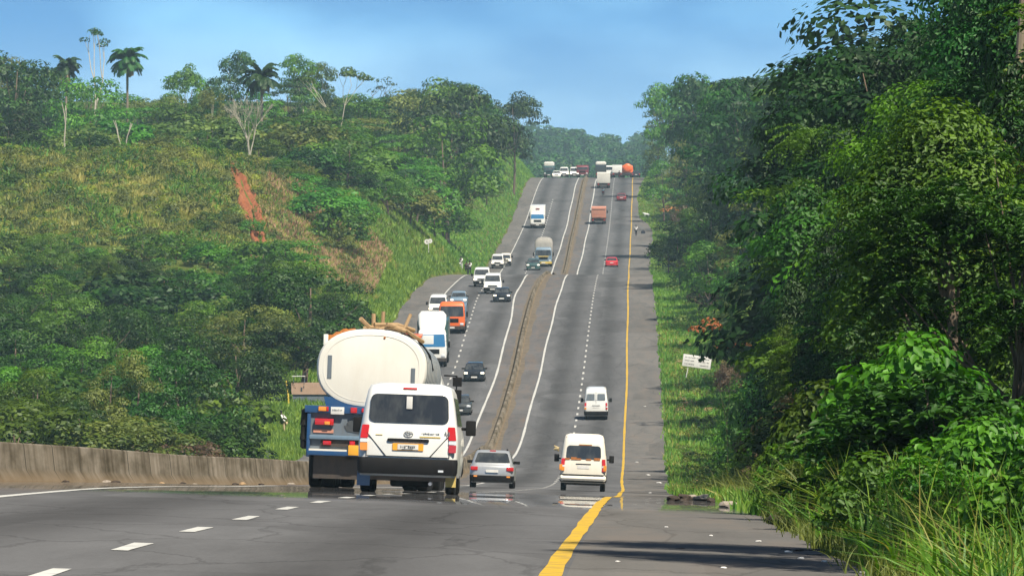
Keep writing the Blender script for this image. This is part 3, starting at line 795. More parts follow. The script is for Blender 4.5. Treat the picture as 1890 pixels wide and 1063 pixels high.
# left-hand verge, bank and the field behind the barrier
blades('verge_grass', area_pts(30000, 500, 900, lambda Y: (LOUT(Y) + .1, LOUT(Y) + 15), 14), .25, .8, .16, 'grass', 3, seed=14)
blades('verge_grass', area_pts(11000, 330, 520, lambda Y: (LOUT(Y) + .1, LOUT(Y) + 16), 15), .25, .7, .10, 'grass', 3, seed=15)
blades('verge_grass', area_pts(9000, 900, 1560, lambda Y: (LOUT(Y) + .1, LOUT(Y) + 7), 16), .2, .6, .2, 'grass', 3, seed=16)
# the open hill face: coarse grass and low scrub in patches, bare on the scar
def scar(Y, o):
    """true inside the red slip on the hill face"""
    px = 945 + gx(Y, o) / Y * FPX
    c = np.interp(Y, [742, 752, 765, 776, 785], [481, 476, 458, 440, 427]); w = np.interp(Y, [742, 760, 773, 785], [9, 22, 16, 5])
    return np.abs(px - c) < w * (1 + .25*np.sin(Y*.9))
def dryzone(Y, o):
    px = 945 + gx(Y, o) / Y * FPX
    return sstep((px - 440) / 90)
k1 = lambda Y, o, rg: ~scar(Y, o) & (rg.uniform(size=len(Y)) > .70*dryzone(Y, o)*1.0)
blades('hill_grass', area_pts(34000, 735, 802, lambda Y: (LOUT(Y) + 8, LOUT(Y) + 62), 17, keep=k1), .3, .75, .22, 'grass_dry', 3, seed=17)
k2 = lambda Y, o, rg: ~scar(Y, o) & (patchy(Y, o, .8) > .42) & (rg.uniform(size=len(Y)) > .8*dryzone(Y, o))
blades('hill_grass', area_pts(18000, 735, 802, lambda Y: (LOUT(Y) + 6, LOUT(Y) + 62), 18, keep=k2), .4, .9, .22, 'leaf_olive', 3, seed=18)
k3 = lambda Y, o, rg: ~scar(Y, o) & (patchy(Y, o, 1.3, 2) > .62) & (rg.uniform(size=len(Y)) > .9*dryzone(Y, o))
blades('hill_scrub', area_pts(6000, 735, 802, lambda Y: (LOUT(Y) + 8, LOUT(Y) + 62), 19, keep=k3), .6, 1.6, .3, 'leaf_mid', 3, lean=.8, seed=19)
blades('hill_grass', area_pts(26000, 728, 802, lambda Y: (LOUT(Y) + 3, LOUT(Y) + 30), 20, keep=lambda Y, o, rg: ~scar(Y, o) & (dryzone(Y, o) * (.5 + patchy(Y, o, 1.2, 5)) > rg.uniform(.1, .9, len(Y)))), .25, .7, .22, 'leaf_tan', 3, seed=20)
def scrub(name, n, seed, mat, keep, r0, r1, Y0=735, Y1=802, of=lambda Y: (LOUT(Y) + 6, LOUT(Y) + 62), leaf=.30, per=46):
    rg = np.random.default_rng(seed); pts = area_pts(n, Y0, Y1, of, seed, 0, keep); Cs = []; Ns = []
    for q in pts:
        r = rg.uniform(r0, r1)
        for _ in range(3):
            d_ = sph(int(per * r), rg, -.15); off = rg.normal(size=3) * r * .5 * np.array([1, 1, .25])
            Cs.append(q + off + d_ * r * .75 * np.array([1, 1, .85]) + np.array([0, 0, r*.35])); Ns.append(d_ + np.array([0, 0, .4]) + rg.normal(size=d_.shape)*.3)
    tag(link(name, leaves(name, np.concatenate(Cs), np.concatenate(Ns), leaf, rg), M[mat]), kind='stuff')
ks = lambda lim: (lambda Y, o, rg: ~scar(Y, o) & (rg.uniform(size=len(Y)) > lim * dryzone(Y, o)))
scrub('hill_scrub', 620, 61, 'leaf_olive', ks(.75), .5, 1.1)
scrub('hill_scrub', 700, 62, 'leaf_yellow', ks(.95), .35, .85)
scrub('hill_scrub', 170, 63, 'leaf_mid', ks(.9), .5, 1.3)
scrub('hill_scrub', 60, 64, 'leaf_dark', ks(.85), .5, 1.2)
# red slip of bare earth on the hill, laid on the face
rows = []
me_rows = np.linspace(742, 785, 30); V = []; F = []
for i, y in enumerate(me_rows):
    c = float(np.interp(y, [742, 752, 765, 776, 785], [481, 476, 458, 440, 427])); w = float(np.interp(y, [742, 760, 773, 785], [8, 22, 17, 4])) * (1 + .25*math.sin(y*.9))
    for j in range(9):
        oo = px2o(c + (j/4 - 1)*w, y); V.append(P3(y, oo, .30 + .34*math.sin(j*2.4 + .6*math.sin(y*.5))*(.6 + .4*math.sin(y*.8 + j)) - .25*math.cos((j - 4)*.7) + (.0 if 0 < j < 8 else -.35)))
for i in range(29):
    for j in range(8): F.append((i*9+j, i*9+j+1, (i+1)*9+j+1, (i+1)*9+j))
M['red_earth'] = ground_mat('red_earth', [(.12, .045, .022), (.26, .095, .045), (.34, .15, .075)], 1.6)
tag(link('red_earth', npmesh('red_earth', V, F), M['red_earth']), kind='structure')

# skyline of the photograph
SKY_L = ([0, 30, 60, 90, 150, 200, 260, 300, 340, 400, 450, 520, 560, 620, 650, 700, 760, 800, 860, 890, 940, 1000, 1025, 1040], [100, 96, 102, 170, 152, 165, 165, 165, 135, 150, 150, 152, 150, 175, 185, 180, 175, 158, 152, 190, 172, 178, 225, 300])
SKY_R = ([1160, 1175, 1185, 1230, 1290, 1300, 1320, 1440, 1530, 1590, 1620, 1650, 1670, 1700, 2000], [300, 215, 178, 172, 172, 175, 160, 134, 132, 110, 95, 78, 20, -40, -60])
def skyL(px): return float(np.interp(px, *SKY_L))
def skyR(px): return float(np.interp(px, *SKY_R))
mats_far = ['leaf_mid', 'leaf_dark', 'leaf_mid', 'leaf_olive', 'leaf_mid', 'leaf_dark', 'leaf_bright']
LBL = {'leaf_deep': 'deep green', 'leaf_mid': 'mid green', 'leaf_dark': 'dark green', 'leaf_olive': 'olive green', 'leaf_bright': 'bright green', 'leaf_yellow': 'yellow green', 'leaf_brown': 'dry brown', 'leaf_orange': 'orange'}
SHP = {'round': 'rounded', 'umbrella': 'flat layered', 'tall': 'tall creeper covered', 'irregular': 'ragged', 'bush': 'low', 'leafy': 'dense leafy', 'spray': 'drooping feathery'}
def lab(key, mat, where):
    return '%s %s tree %s' % (SHP[key.split('_')[0]], LBL[mat], where)
rr = random.Random(3)
# --- left ridge and roadside forest beyond the open hill (800 - 1480 m)
def row_left(Y, px0, px1, dpx, frac, where, keys=('round_far', 'umbrella_far', 'irregular_far', 'tall_far'), mats=mats_far, minu=3.0):
    px = px0
    while px < px1:
        p = px + rr.uniform(-.3, .3)*dpx; y = Y * rr.uniform(.985, 1.015); o = px2o(p, y)
        if o - float(LOUT(y)) > minu:
            gy = 600 - float(ground_z(y, o)) * FPX / y
            f = frac * rr.uniform(.94, 1.06)
            yt = gy + (skyL(p) - gy) * f
            key = rr.choice(keys); mt = rr.choice(mats)
            h = topz(y, yt) - float(ground_z(y, o))
            if h > 2.5:
                tree(key if h > 6 else 'bush_far', y, o, h, mt, lab(key if h > 6 else 'bush_far', mt, where), group=where, wide=min(1.75, max(.95, 12 / max(h, 4))) if h > 6 else 1.5)
        px += dpx * 1.05 * rr.uniform(.8, 1.2)
row_left(835, -60, 660, 62, .30, 'at the crest of the open hill')
row_left(900, -60, 760, 60, .52, 'just behind the open hill')
row_left(1000, -60, 880, 60, .74, 'in the middle of the hilltop forest')
row_left(1120, -60, 960, 58, .97, 'along the top of the hilltop forest')
row_left(1000, 640, 960, 55, .62, 'on the bank left of the oncoming lanes')
row_left(1240, 560, 1000, 52, .99, 'on the skyline left of the oncoming lanes')
row_left(1360, 780, 1030, 42, .97, 'near the far crest left of the oncoming lanes')
row_left(1460, 880, 1030, 36, .85, 'at the far crest left of the oncoming lanes')
for Y, px0, px1, d, f in ((870, 640, 830, 34, .0), (930, 640, 880, 36, .0), (1060, 760, 930, 30, 0), (1200, 840, 965, 26, 0), (1330, 890, 985, 24, 0), (1430, 925, 990, 22, 0)):
    px = px0
    while px < px1:
        y = Y*rr.uniform(.97, 1.03); o = px2o(px, y)
        if o - float(LOUT(y)) > 3.2:
            mt = rr.choice(['leaf_mid', 'leaf_olive', 'leaf_bright', 'leaf_mid', 'leaf_dark']); key = rr.choice(['bush_far', 'bush_far', 'round_far'])
            tree(key, y, o, rr.uniform(3.5, 6.5), mt, 'low %s roadside bush on the left bank beyond the dip' % LBL[mt], group='bushes on the left bank', name='bush', cat='bush', wide=1.3)
        px += d*rr.uniform(.7, 1.3)

# --- lower left: bushes and trees between the barrier and the open hill
low_rows = [(712, -40, 500, 46, 474, 'just below the foot of the open hill'), (685, -40, 575, 46, 488, 'below the foot of the open hill'), (650, -40, 610, 48, 500, 'in the upper part of the lower left thicket'), (615, -40, 600, 52, 535, 'in the lower left thicket'),
            (575, -40, 540, 56, 575, 'in the middle of the lower left thicket'), (520, -40, 430, 62, 630, 'in the front half of the lower left thicket'), (460, -40, 370, 68, 690, 'at the front of the lower left thicket')]
for Y, a, b, d, yt0, where in low_rows:
    px = a
    while px < b:
        y = Y*rr.uniform(.98, 1.02); p = px + rr.uniform(-10, 10); o = px2o(p, y)
        yt = yt0 + rr.uniform(-22, 26)
        h = topz(y, yt) - float(ground_z(y, o))
        mt = rr.choice(['leaf_mid', 'leaf_dark', 'leaf_olive' if rr.random() < .5 else 'leaf_mid', 'leaf_dark', 'leaf_bright' if rr.random() < .3 else 'leaf_mid', 'leaf_dark', 'leaf_mid' if rr.random() < .1 else 'leaf_dark'])
        key = rr.choice(['round_mid', 'irregular_mid', 'round_mid']) if h > 5.5 else rr.choice(['bush_far', 'bush_far', 'round_mid'])
        h = max(h, 2.6)
        if h > 2 and o - float(LOUT(y)) > 4: (tree(key, y, o, h, mt, lab(key, mt, where), group=where, wide=min(1.7, max(1.0, 8.2/max(h, 4)))) if h > 6.2 else
            tree(key, y, o, h, mt, lab(key, mt, where).replace(' tree ', ' bush '), group='bushes ' + where, wide=1.4 if key == 'bush_far' else 1.3, name='bush', cat='bush'))
        px += d*1.12*rr.uniform(.8, 1.2)
# singled out trees of the lower left
tree_px('round_mid', 560, 575, 497, 'leaf_dark', 'broad spreading very dark tree left of the tanker', wide=1.2, which=0, rot=.6)
tree_px('round_mid', 632, 600, 530, 'leaf_dark', 'dark round topped tree reaching over the slope behind the tanker', wide=.95, which=1, rot=2.0)
tree_px('round_mid', 470, 575, 560, 'leaf_dark', 'dark rounded tree left of the roadside shack', wide=.8)
tree_px('round_mid', 335, 430, 640, 'leaf_dark', 'large dense dark tree standing at the edge of the green field', wide=1.05)
tree_px('round_mid', 250, 420, 668, 'leaf_dark', 'large dark tree in front of the thicket above the barrier', wide=1.0)
tree_px('irregular_mid', 205, 410, 660, 'leaf_olive', 'olive tree with brownish patches above the barrier', wide=.8)
tree_px('round_mid', 60, 400, 690, 'leaf_mid', 'bright leaved bushy tree at the left end of the barrier', wide=1.0)
tree_px('round_mid', 150, 395, 735, 'leaf_dark', 'small dark tree right behind the barrier', wide=.8)
tree_px('bush_mid', 395, 425, 775, 'leaf_dark', 'dark bush at the field edge', name='bush', cat='bush', wide=1.4)
tree_px('bush_mid', 30, 385, 742, 'leaf_mid', 'green bush peeping over the barrier at the left edge', name='bush', cat='bush', wide=1.5)
tree_px('bush_mid', 245, 385, 775, 'leaf_olive', 'olive bush peeping over the barrier', name='bush', cat='bush', wide=1.6)
tree_px('bush_mid', 330, 400, 800, 'leaf_brown', 'dry brown bush under the large dark tree', name='bush', cat='bush', wide=1.4)
tree_px('round_far', 530, 705, 447, 'leaf_bright', 'bright green domed tree below the red earth slip', wide=1.9, which=0)
tree_px('bush_far', 600, 770, 350, 'leaf_bright', 'bright green bush on the right shoulder of the open hill', name='bush', cat='bush', wide=1.5)
tree_px('bush_far', 560, 782, 325, 'leaf_bright', 'bright green bush near the top right of the open hill', name='bush', cat='bush', wide=1.6)
tree_px('bush_far', 625, 765, 385, 'leaf_mid', 'green bush low on the right shoulder of the open hill', name='bush', cat='bush', wide=1.2)
tree_px('bush_far', 443, 789, 318, 'leaf_dark', 'dark bush at the head of the red earth slip', name='bush', cat='bush', wide=.9)
tree_px('bush_far', 390, 748, 395, 'leaf_mid', 'lone green bush left of the red earth slip', name='bush', cat='bush', wide=1.2)
tree_px('round_mid', 90, 700, 430, 'leaf_bright', 'bright domed tree on the lower left of the open hill', wide=1.2)
tree_px('bush_far', 180, 745, 425, 'leaf_dark', 'dark bush low on the open hill', name='bush', cat='bush', wide=1.6)
tree_px('bush_far', 30, 770, 320, 'leaf_mid', 'grey green bush high on the left of the open hill', name='bush', cat='bush', wide=1.2)
tree_px('bush_far', 280, 782, 300, 'leaf_mid', 'green bush along the brow of the open hill', name='bush', cat='bush', wide=1.0)
tree_px('round_far', 690, 850, 405, 'leaf_mid', 'rounded tree on the slope right of the open hill', wide=1.0)
tree_px('bush_far', 700, 800, 440, 'leaf_olive', 'olive bush at the foot of the roadside slope', name='bush', cat='bush', wide=1.5)
# palms and pale trunks on the left skyline
palm(122, 1060, 110, 'small oil palm second from the left on the skyline', 2.6, 38, 6, seed=1)
palm(235, 1010, 92, 'large oil palm with a skirt of dead fronds on the skyline', 3.0, 54, 16, seed=2)
palm(483, 930, 124, 'dark palm with one dried hanging frond above the bare tree', 2.9, 36, 3, seed=3)
palm(712, 880, 350, 'low raffia palm with wide upright fronds in the roadside forest', 5.2, 16, 0, seed=4, h=3.2, mat='frond')
bare_tree(187, 1020, 55, 'very tall slender pale tree with sparse leaves above the skyline', 11, .22, 3, .8, first=1.5, leafy=('leaf_dark', .9, 60, .8, .36), name='slender_tree')
bare_tree(460, 812, 178, 'dead bare tree with pale forked limbs beside the hill brow', 13, .34, 6, .075, first=.26, stems=3)
tree_px('irregular_far', 392, 900, 160, 'leaf_olive', 'pale trunked thin tree with light foliage left of the palm', wide=0.5, bark='bark_pale', rot=2)
bare_tree(612, 1000, 128, 'white trunked thin tree at the right end of the hazy crowns', 15, .45, 3, .28, first=1.0, leafy=('leaf_mid', .9, 80, 1.0, .42), name='slender_tree')
tree_px('irregular_far', 560, 1150, 112, 'leaf_mid', 'hazy high crowned tree left of the white trunked one', wide=0.62, bark='bark_pale', rot=2)
tree_px('irregular_far', 345, 1100, 118, 'leaf_mid', 'thin flat crowned tree between the palms', wide=0.6, bark='bark_pale', rot=3)
tree_px('irregular_far', 425, 1100, 106, 'leaf_dark', 'high open crowned tree left of the dark palm', wide=0.6, bark='bark_pale', rot=5)
bare_tree(120, 830, 190, 'pale broken trunk standing alone under the small palm', 20, .1, 1, .13, first=.7, name='dead_trunk')
bare_tree(228, 835, 222, 'short pale twin trunk in the bright trees', 21, .1, 1, .10, first=.7, stems=2, name='dead_trunk')
bare_tree(693, 1250, 146, 'thin dark pole like tree with a tiny flat crown', 17, .9, 2, .17, first=.82, leafy=('leaf_dark', 1, 26, .8, .4), mat='bark', name='slender_tree')

# --- right-hand forest
def row_right(Y0, Y1, u0, u1, dy, keys, mats, hfun, where, group=None, wide=1.0, name='tree', cat='tree'):
    y = Y0
    while y < Y1:
        yy = y + rr.uniform(-.3, .3)*dy; u = rr.uniform(u0, u1); o = -float(ROUT(yy)) - u
        px = 945 + float(gx(yy, o)) * FPX / yy
        h = hfun(px, yy, o)
        key = rr.choice(keys); mt = rr.choice(mats)
        if True:                # keep the crown off the carriageway
            q = PROTO[key][0]; need = float(np.interp(yy, [110, 150, 220, 300, 450, 600, 640, 760, 880, 1000, 1300], [-.6, .2, 1.0, 2.3, 3.4, 4.5, 3.4, 1.9, 1.2, 2.5, 5.0])) + max(z_[3] for z_ in PROTO[key]) * (h / q[2]) * wide * 1.1
            if 258 < yy < 294 and h > 9: need += 3.2
            if u < need:
                u = need; o = -float(ROUT(yy)) - u; px = 945 + float(gx(yy, o)) * FPX / yy
                if hfun.__name__ == 'fn': h = min(h * 1.2, hfun(px, yy, o))
        if h > .6 and px < 2150 and not (name == 'bush' and 555 < yy < 625):
            tree(key, yy, o, h, mt, lab(key, mt, where) if name == 'tree' else '%s bush %s' % (LBL[mt], where), group=group or where, wide=wide * rr.uniform(.85, 1.15), name=name, cat=cat)
        y += dy * rr.uniform(.8, 1.2)
def to_sky(f0, f1, cap=26):
    def fn(px, Y, o):
        g_ = float(ground_z(Y, o)); h = (topz(Y, skyR(px - (3.2 if Y < 220 else 2.0) / Y * FPX)) - g_) * rr.uniform(f0, f1); return min(h, cap)
    return fn
def hgt(a, b): return lambda px, Y, o: rr.uniform(a, b)
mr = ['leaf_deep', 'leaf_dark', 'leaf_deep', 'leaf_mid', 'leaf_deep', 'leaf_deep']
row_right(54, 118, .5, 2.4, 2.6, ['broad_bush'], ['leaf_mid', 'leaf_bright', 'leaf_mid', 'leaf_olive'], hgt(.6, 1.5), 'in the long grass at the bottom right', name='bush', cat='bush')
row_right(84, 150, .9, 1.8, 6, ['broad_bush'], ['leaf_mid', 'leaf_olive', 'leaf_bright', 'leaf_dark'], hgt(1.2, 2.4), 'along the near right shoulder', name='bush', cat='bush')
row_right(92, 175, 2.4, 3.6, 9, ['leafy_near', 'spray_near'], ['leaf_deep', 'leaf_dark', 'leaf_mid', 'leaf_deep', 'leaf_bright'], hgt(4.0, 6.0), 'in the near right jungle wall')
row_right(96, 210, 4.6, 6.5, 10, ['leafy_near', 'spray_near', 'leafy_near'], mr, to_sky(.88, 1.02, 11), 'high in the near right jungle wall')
row_right(150, 330, 1.6, 2.8, 9, ['bush_mid'], ['leaf_mid', 'leaf_olive', 'leaf_dark', 'leaf_brown'], hgt(1.6, 3.0), 'beside the right shoulder before the dip', name='bush', cat='bush')
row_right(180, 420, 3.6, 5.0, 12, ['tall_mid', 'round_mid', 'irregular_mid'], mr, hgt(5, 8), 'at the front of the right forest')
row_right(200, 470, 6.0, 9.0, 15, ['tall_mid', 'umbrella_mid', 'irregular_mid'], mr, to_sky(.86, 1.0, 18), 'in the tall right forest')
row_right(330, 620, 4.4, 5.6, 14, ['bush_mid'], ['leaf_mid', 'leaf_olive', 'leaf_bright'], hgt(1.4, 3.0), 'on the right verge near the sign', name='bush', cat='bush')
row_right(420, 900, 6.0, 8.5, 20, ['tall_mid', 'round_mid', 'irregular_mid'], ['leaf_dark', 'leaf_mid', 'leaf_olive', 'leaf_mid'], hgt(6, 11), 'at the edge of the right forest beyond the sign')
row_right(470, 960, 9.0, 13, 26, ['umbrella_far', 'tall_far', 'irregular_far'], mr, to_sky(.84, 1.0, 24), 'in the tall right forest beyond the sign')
row_right(620, 1480, 6.0, 8.0, 24, ['bush_far', 'bush_far'], ['leaf_mid', 'leaf_olive', 'leaf_brown', 'leaf_bright'], hgt(3, 5), 'on the far right verge', name='bush', cat='bush', wide=1.2)
row_right(900, 1480, 9.0, 12, 30, ['tall_far', 'round_far', 'irregular_far'], ['leaf_mid', 'leaf_olive', 'leaf_mid', 'leaf_dark'], hgt(9, 14), 'at the edge of the far right forest')
row_right(960, 1520, 12, 18, 30, ['umbrella_far', 'irregular_far', 'round_far'], ['leaf_mid', 'leaf_dark', 'leaf_mid'], to_sky(.9, 1.0, 24), 'on the skyline of the far right forest')
tree_px('irregular_far', 1236, 1330, 166, 'leaf_mid', 'high layered crown on the skyline where the right forest begins', wide=.62, which=0)
tree_px('irregular_far', 1370, 800, 150, 'leaf_dark', 'wide flat crowned tree on the skyline right of the road', wide=.62, which=1)
tree_px('round_far', 1275, 930, 385, 'leaf_brown', 'dry brown and orange tinted tree beside the far right verge', wide=.6)
bare_tree(1266, 880, 378, 'small tree with orange dried leaves on the right forest edge', 33, .8, 3, .08, first=.8, leafy=('leaf_orange', .5, 12, .5, .3), mat='bark', name='small_tree')
bare_tree(1340, 318, 594, 'thin tree with a spray of orange red blossom against the dark right forest', 31, .35, 2, .05, first=2.2, leafy=('leaf_orange', 1, 60, .38, .16), mat='bark', name='blossom_tree')
# long arching grass at the bottom right
def near_keep(Y, o, rg): return np.ones(len(Y), bool)
blades('long_grass', area_pts(650, 50, 105, lambda Y: (-ROUT(Y) - .6, -ROUT(Y) - 3.2), 31), .35, 1.35, .026, 'grass_long', 4, lean=.95, seed=31, segs=6)
blades('undergrowth', area_pts(3000, 50, 110, lambda Y: (-ROUT(Y) - .3, -ROUT(Y) - 3.6), 34), .25, .8, .05, 'leaf_mid', 3, lean=.8, seed=34, segs=3)
blades('long_grass', area_pts(3600, 50, 140, lambda Y: (-ROUT(Y) - .05, -ROUT(Y) - 1.3), 32), .10, .38, .016, 'leaf_olive', 4, lean=.6, seed=32, segs=4)
blades('long_grass', area_pts(1500, 95, 200, lambda Y: (-ROUT(Y) - .3, -ROUT(Y) - 2.6), 33), .3, 1.0, .03, 'leaf_olive', 4, lean=.7, seed=33, segs=4)
# far hill beyond the crest, reads as one mass
rg = np.random.default_rng(77); Cs = []; Ns = []
for (Y, px0, px1, n) in ((1750, 950, 1200, 30), (2050, 930, 1215, 40), (2400, 930, 1215, 42), (2750, 930, 1220, 46), (3020, 930, 1220, 50), (3170, 930, 1220, 50)):
    for i in range(n):
        y = Y*rg.uniform(.97, 1.03); o = px2o(rg.uniform(px0, px1), y); g_ = np.array(P3(y, o))
        hh = rg.uniform(6, 13) if Y > 1800 else rg.uniform(6, 9)
        for c in clumps('umbrella' if rg.random() < .4 else 'round', hh, 1.5, hh*.42, 22, rg):
            d = sph(22, rg, -.3); Cs.append(g_ + c + d*1.6*np.array([1, 1, .6])); Ns.append(d + np.array([0, 0, .5]) + rg.normal(size=d.shape)*.3)
tag(link('distant_forest', leaves('distant_forest', np.concatenate(Cs), np.concatenate(Ns), 1.3, rg), M['leaf_dark']), kind='stuff')

# haze: one closed box of pale air round the whole scene
m, N, L = new_mat('haze'); out = N.new('ShaderNodeOutputMaterial'); pv = N.new('ShaderNodeVolumePrincipled')
pv.inputs['Color'].default_value = (.58, .84, 1.0, 1); pv.inputs['Density'].default_value = .00011; pv.inputs['Anisotropy'].default_value = .0
L.new(pv.outputs[0], out.inputs['Volume'])
hz = MB().box(-640, 640, -70, 3420, -14, 110).build('haze', m, smooth=0)
tag(hz, kind='stuff')

# tall trees beside the near shoulder whose shade falls across the road
for (Y, u, h) in ((58, 4.2, 15), (63, 4.8, 16)):
    tree('tall_mid', Y, -float(ROUT(Y)) - u, h, 'leaf_dark', 'tall dark tree beside the near shoulder casting shade across the road', group='shade trees by the near shoulder', wide=.55)

# low growth on the left bank
blades('bank_weeds', area_pts(9000, 560, 900, lambda Y: (LOUT(Y) + 3, LOUT(Y) + 18), 51, keep=lambda Y, o, rg: patchy(Y, o, 1.6, 1) > .60), .3, .9, .22, 'leaf_olive', 3, lean=.6, seed=51)
blades('bank_weeds', area_pts(6000, 600, 900, lambda Y: (LOUT(Y) + 2, LOUT(Y) + 14), 52, keep=lambda Y, o, rg: patchy(Y, o, 1.1, 4) > .72), .3, .8, .2, 'grass_dry', 3, seed=52)
for i in range(26):
    y = rr.uniform(600, 880); u = rr.uniform(5, 16); mt = rr.choice(['leaf_mid', 'leaf_olive', 'leaf_bright', 'leaf_dark'])
    tree('bush_far', y, float(LOUT(y)) + u, rr.uniform(1.0, 2.4), mt, 'small %s shrub dotted on the grassy bank left of the road' % LBL[mt], group='shrubs on the grassy bank', name='bush', cat='bush', wide=1.3)

tree_px('irregular_far', 22, 960, 92, 'leaf_dark', 'big dark crowned tree at the left end of the skyline', wide=.95)
tree_px('round_far', 48, 1000, 128, 'leaf_dark', 'dark tree right beside the big dark one on the left skyline', wide=.7)
tree_px('round_far', 160, 985, 150, 'leaf_mid', 'smooth rounded tree between the small palm and the tall slender tree', wide=.9)
tree_px('irregular_far', 600, 1160, 126, 'leaf_mid', 'hazy layered crown at the right end of the left skyline gap', wide=.55, bark='bark_pale')
tree_px('round_far', 840, 1200, 150, 'leaf_mid', 'tall billowing crown highest in the roadside forest', wide=.8)
tree_px('irregular_far', 948, 1320, 168, 'leaf_dark', 'dark layered tree at the road end of the left forest', wide=.75)
# the near right wall, tree by tree
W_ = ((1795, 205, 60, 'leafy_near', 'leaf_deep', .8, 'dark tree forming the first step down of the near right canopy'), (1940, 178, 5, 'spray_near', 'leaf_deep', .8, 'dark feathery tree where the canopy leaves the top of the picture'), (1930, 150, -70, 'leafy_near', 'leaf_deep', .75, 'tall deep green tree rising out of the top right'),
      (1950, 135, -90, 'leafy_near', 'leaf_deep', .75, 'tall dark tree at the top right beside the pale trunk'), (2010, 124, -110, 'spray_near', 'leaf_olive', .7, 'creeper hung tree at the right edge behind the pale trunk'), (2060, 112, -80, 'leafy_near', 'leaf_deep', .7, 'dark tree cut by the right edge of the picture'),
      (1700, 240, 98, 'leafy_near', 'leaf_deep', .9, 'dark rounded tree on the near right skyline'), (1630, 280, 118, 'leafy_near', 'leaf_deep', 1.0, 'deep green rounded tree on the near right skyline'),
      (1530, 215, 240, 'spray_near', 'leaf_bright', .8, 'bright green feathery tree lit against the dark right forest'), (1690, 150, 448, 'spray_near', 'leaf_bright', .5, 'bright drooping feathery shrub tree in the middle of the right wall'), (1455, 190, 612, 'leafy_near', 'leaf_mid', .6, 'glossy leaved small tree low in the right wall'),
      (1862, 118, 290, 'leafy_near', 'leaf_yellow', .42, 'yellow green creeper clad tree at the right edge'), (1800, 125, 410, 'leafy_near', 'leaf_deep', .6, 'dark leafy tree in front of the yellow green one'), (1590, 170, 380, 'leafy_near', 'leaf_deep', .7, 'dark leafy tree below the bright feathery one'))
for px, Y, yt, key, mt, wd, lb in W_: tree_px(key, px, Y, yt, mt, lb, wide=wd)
pt = tag(empty('palm_tree', P3(128, px2o(1862, 128), -.2)), 'leaning pale ringed palm trunk at the top right edge', 'palm tree')
MB().tube([(-.25, 0, 0), (-.15, 0, 1.5), (-.08, 0, 3.5), (.02, 0, 5.2), (.16, 0, 7.2), (.34, 0, 10.2)], [.12, .11, .10, .095, .09, .08], 10).build('trunk', M['bark_palm'], pt)

blades('long_grass', area_pts(700, 50, 105, lambda Y: (-ROUT(Y) - .5, -ROUT(Y) - 2.8), 71), .4, 1.3, .030, 'grass', 4, lean=.8, seed=71, segs=5)
blades('long_grass', area_pts(420, 50, 115, lambda Y: (-ROUT(Y) - .45, -ROUT(Y) - 2.8), 72), .4, 1.2, .022, 'grass_dry', 3, lean=.9, seed=72, segs=5)
for px, Y, yt, key, mt, wd, lb in ((1212, 1440, 188, 'tall_far', 'leaf_mid', .8, 'slim creeper covered tree nearest the road at the far right crest'), (1262, 1400, 172, 'round_far', 'leaf_mid', .75, 'rounded crown behind the far right crest'), (1300, 1250, 172, 'tall_far', 'leaf_dark', .9, 'dark creeper covered tree on the far right skyline'),
      (1330, 1080, 158, 'irregular_far', 'leaf_dark', .8, 'dark ragged crown on the far right skyline'), (1225, 1240, 300, 'round_far', 'leaf_mid', .8, 'small rounded tree low at the far right forest edge'), (1262, 1130, 262, 'tall_far', 'leaf_olive', .8, 'olive creeper covered tree at the far right forest edge'),
      (1235, 860, 430, 'round_far', 'leaf_dark', .75, 'dark rounded tree touching the right shoulder halfway up'), (1275, 800, 395, 'tall_far', 'leaf_mid', .8, 'mid green creeper covered tree halfway up on the right'), (1320, 700, 330, 'tall_mid', 'leaf_dark', .8, 'dark tall tree halfway up on the right')):
    tree_px(key, px, Y, yt, mt, lb, wide=wd)

def tree_edge(key, left, Y, yt, mt, lb, wide=1.0, **kw):
    """like tree_px, but the crown's left edge is given"""
    q = PROTO[key][0]; h = topz(Y, yt) - float(ground_z(Y, px2o(left + 60, Y)))
    return tree_px(key, left + q[3] * h / q[2] * wide / Y * FPX, Y, yt, mt, lb, wide=wide, **kw)
for left, Y, yt, key, mt, wd, lb in ((1182, 800, 415, 'round_far', 'leaf_dark', 1.1, 'broad dark tree hanging over the right verge beyond the sign'), (1222, 690, 450, 'round_far', 'leaf_mid', 1.0, 'mid green rounded tree behind the sign'), (1322, 520, 455, 'round_mid', 'leaf_dark', .9, 'dark rounded tree just this side of the sign'),
      (1340, 430, 480, 'round_mid', 'leaf_dark', .8, 'dark rounded tree in the gloom right of the sign')):
    tree_edge(key, left, Y, yt, mt, lb, wide=wd)
for left, Y, yt, mt, wd, lb in ((1318, 345, 705, 'leaf_bright', .6, 'bright green leafy bush right of the sign in front of the dark trees'), (1316, 570, 668, 'leaf_brown', .8, 'dry brown bush beside the sign'), (1300, 430, 770, 'leaf_mid', .8, 'mid green bush on the verge below the sign'), (1335, 300, 770, 'leaf_olive', .8, 'olive bush with dry stems right of the verge'), (1310, 290, 850, 'leaf_mid', 1.0, 'low green bush at the verge beside the dip')):
    tree_edge('bush_mid', left, Y, yt, mt, lb, wide=wd, name='bush', cat='bush')

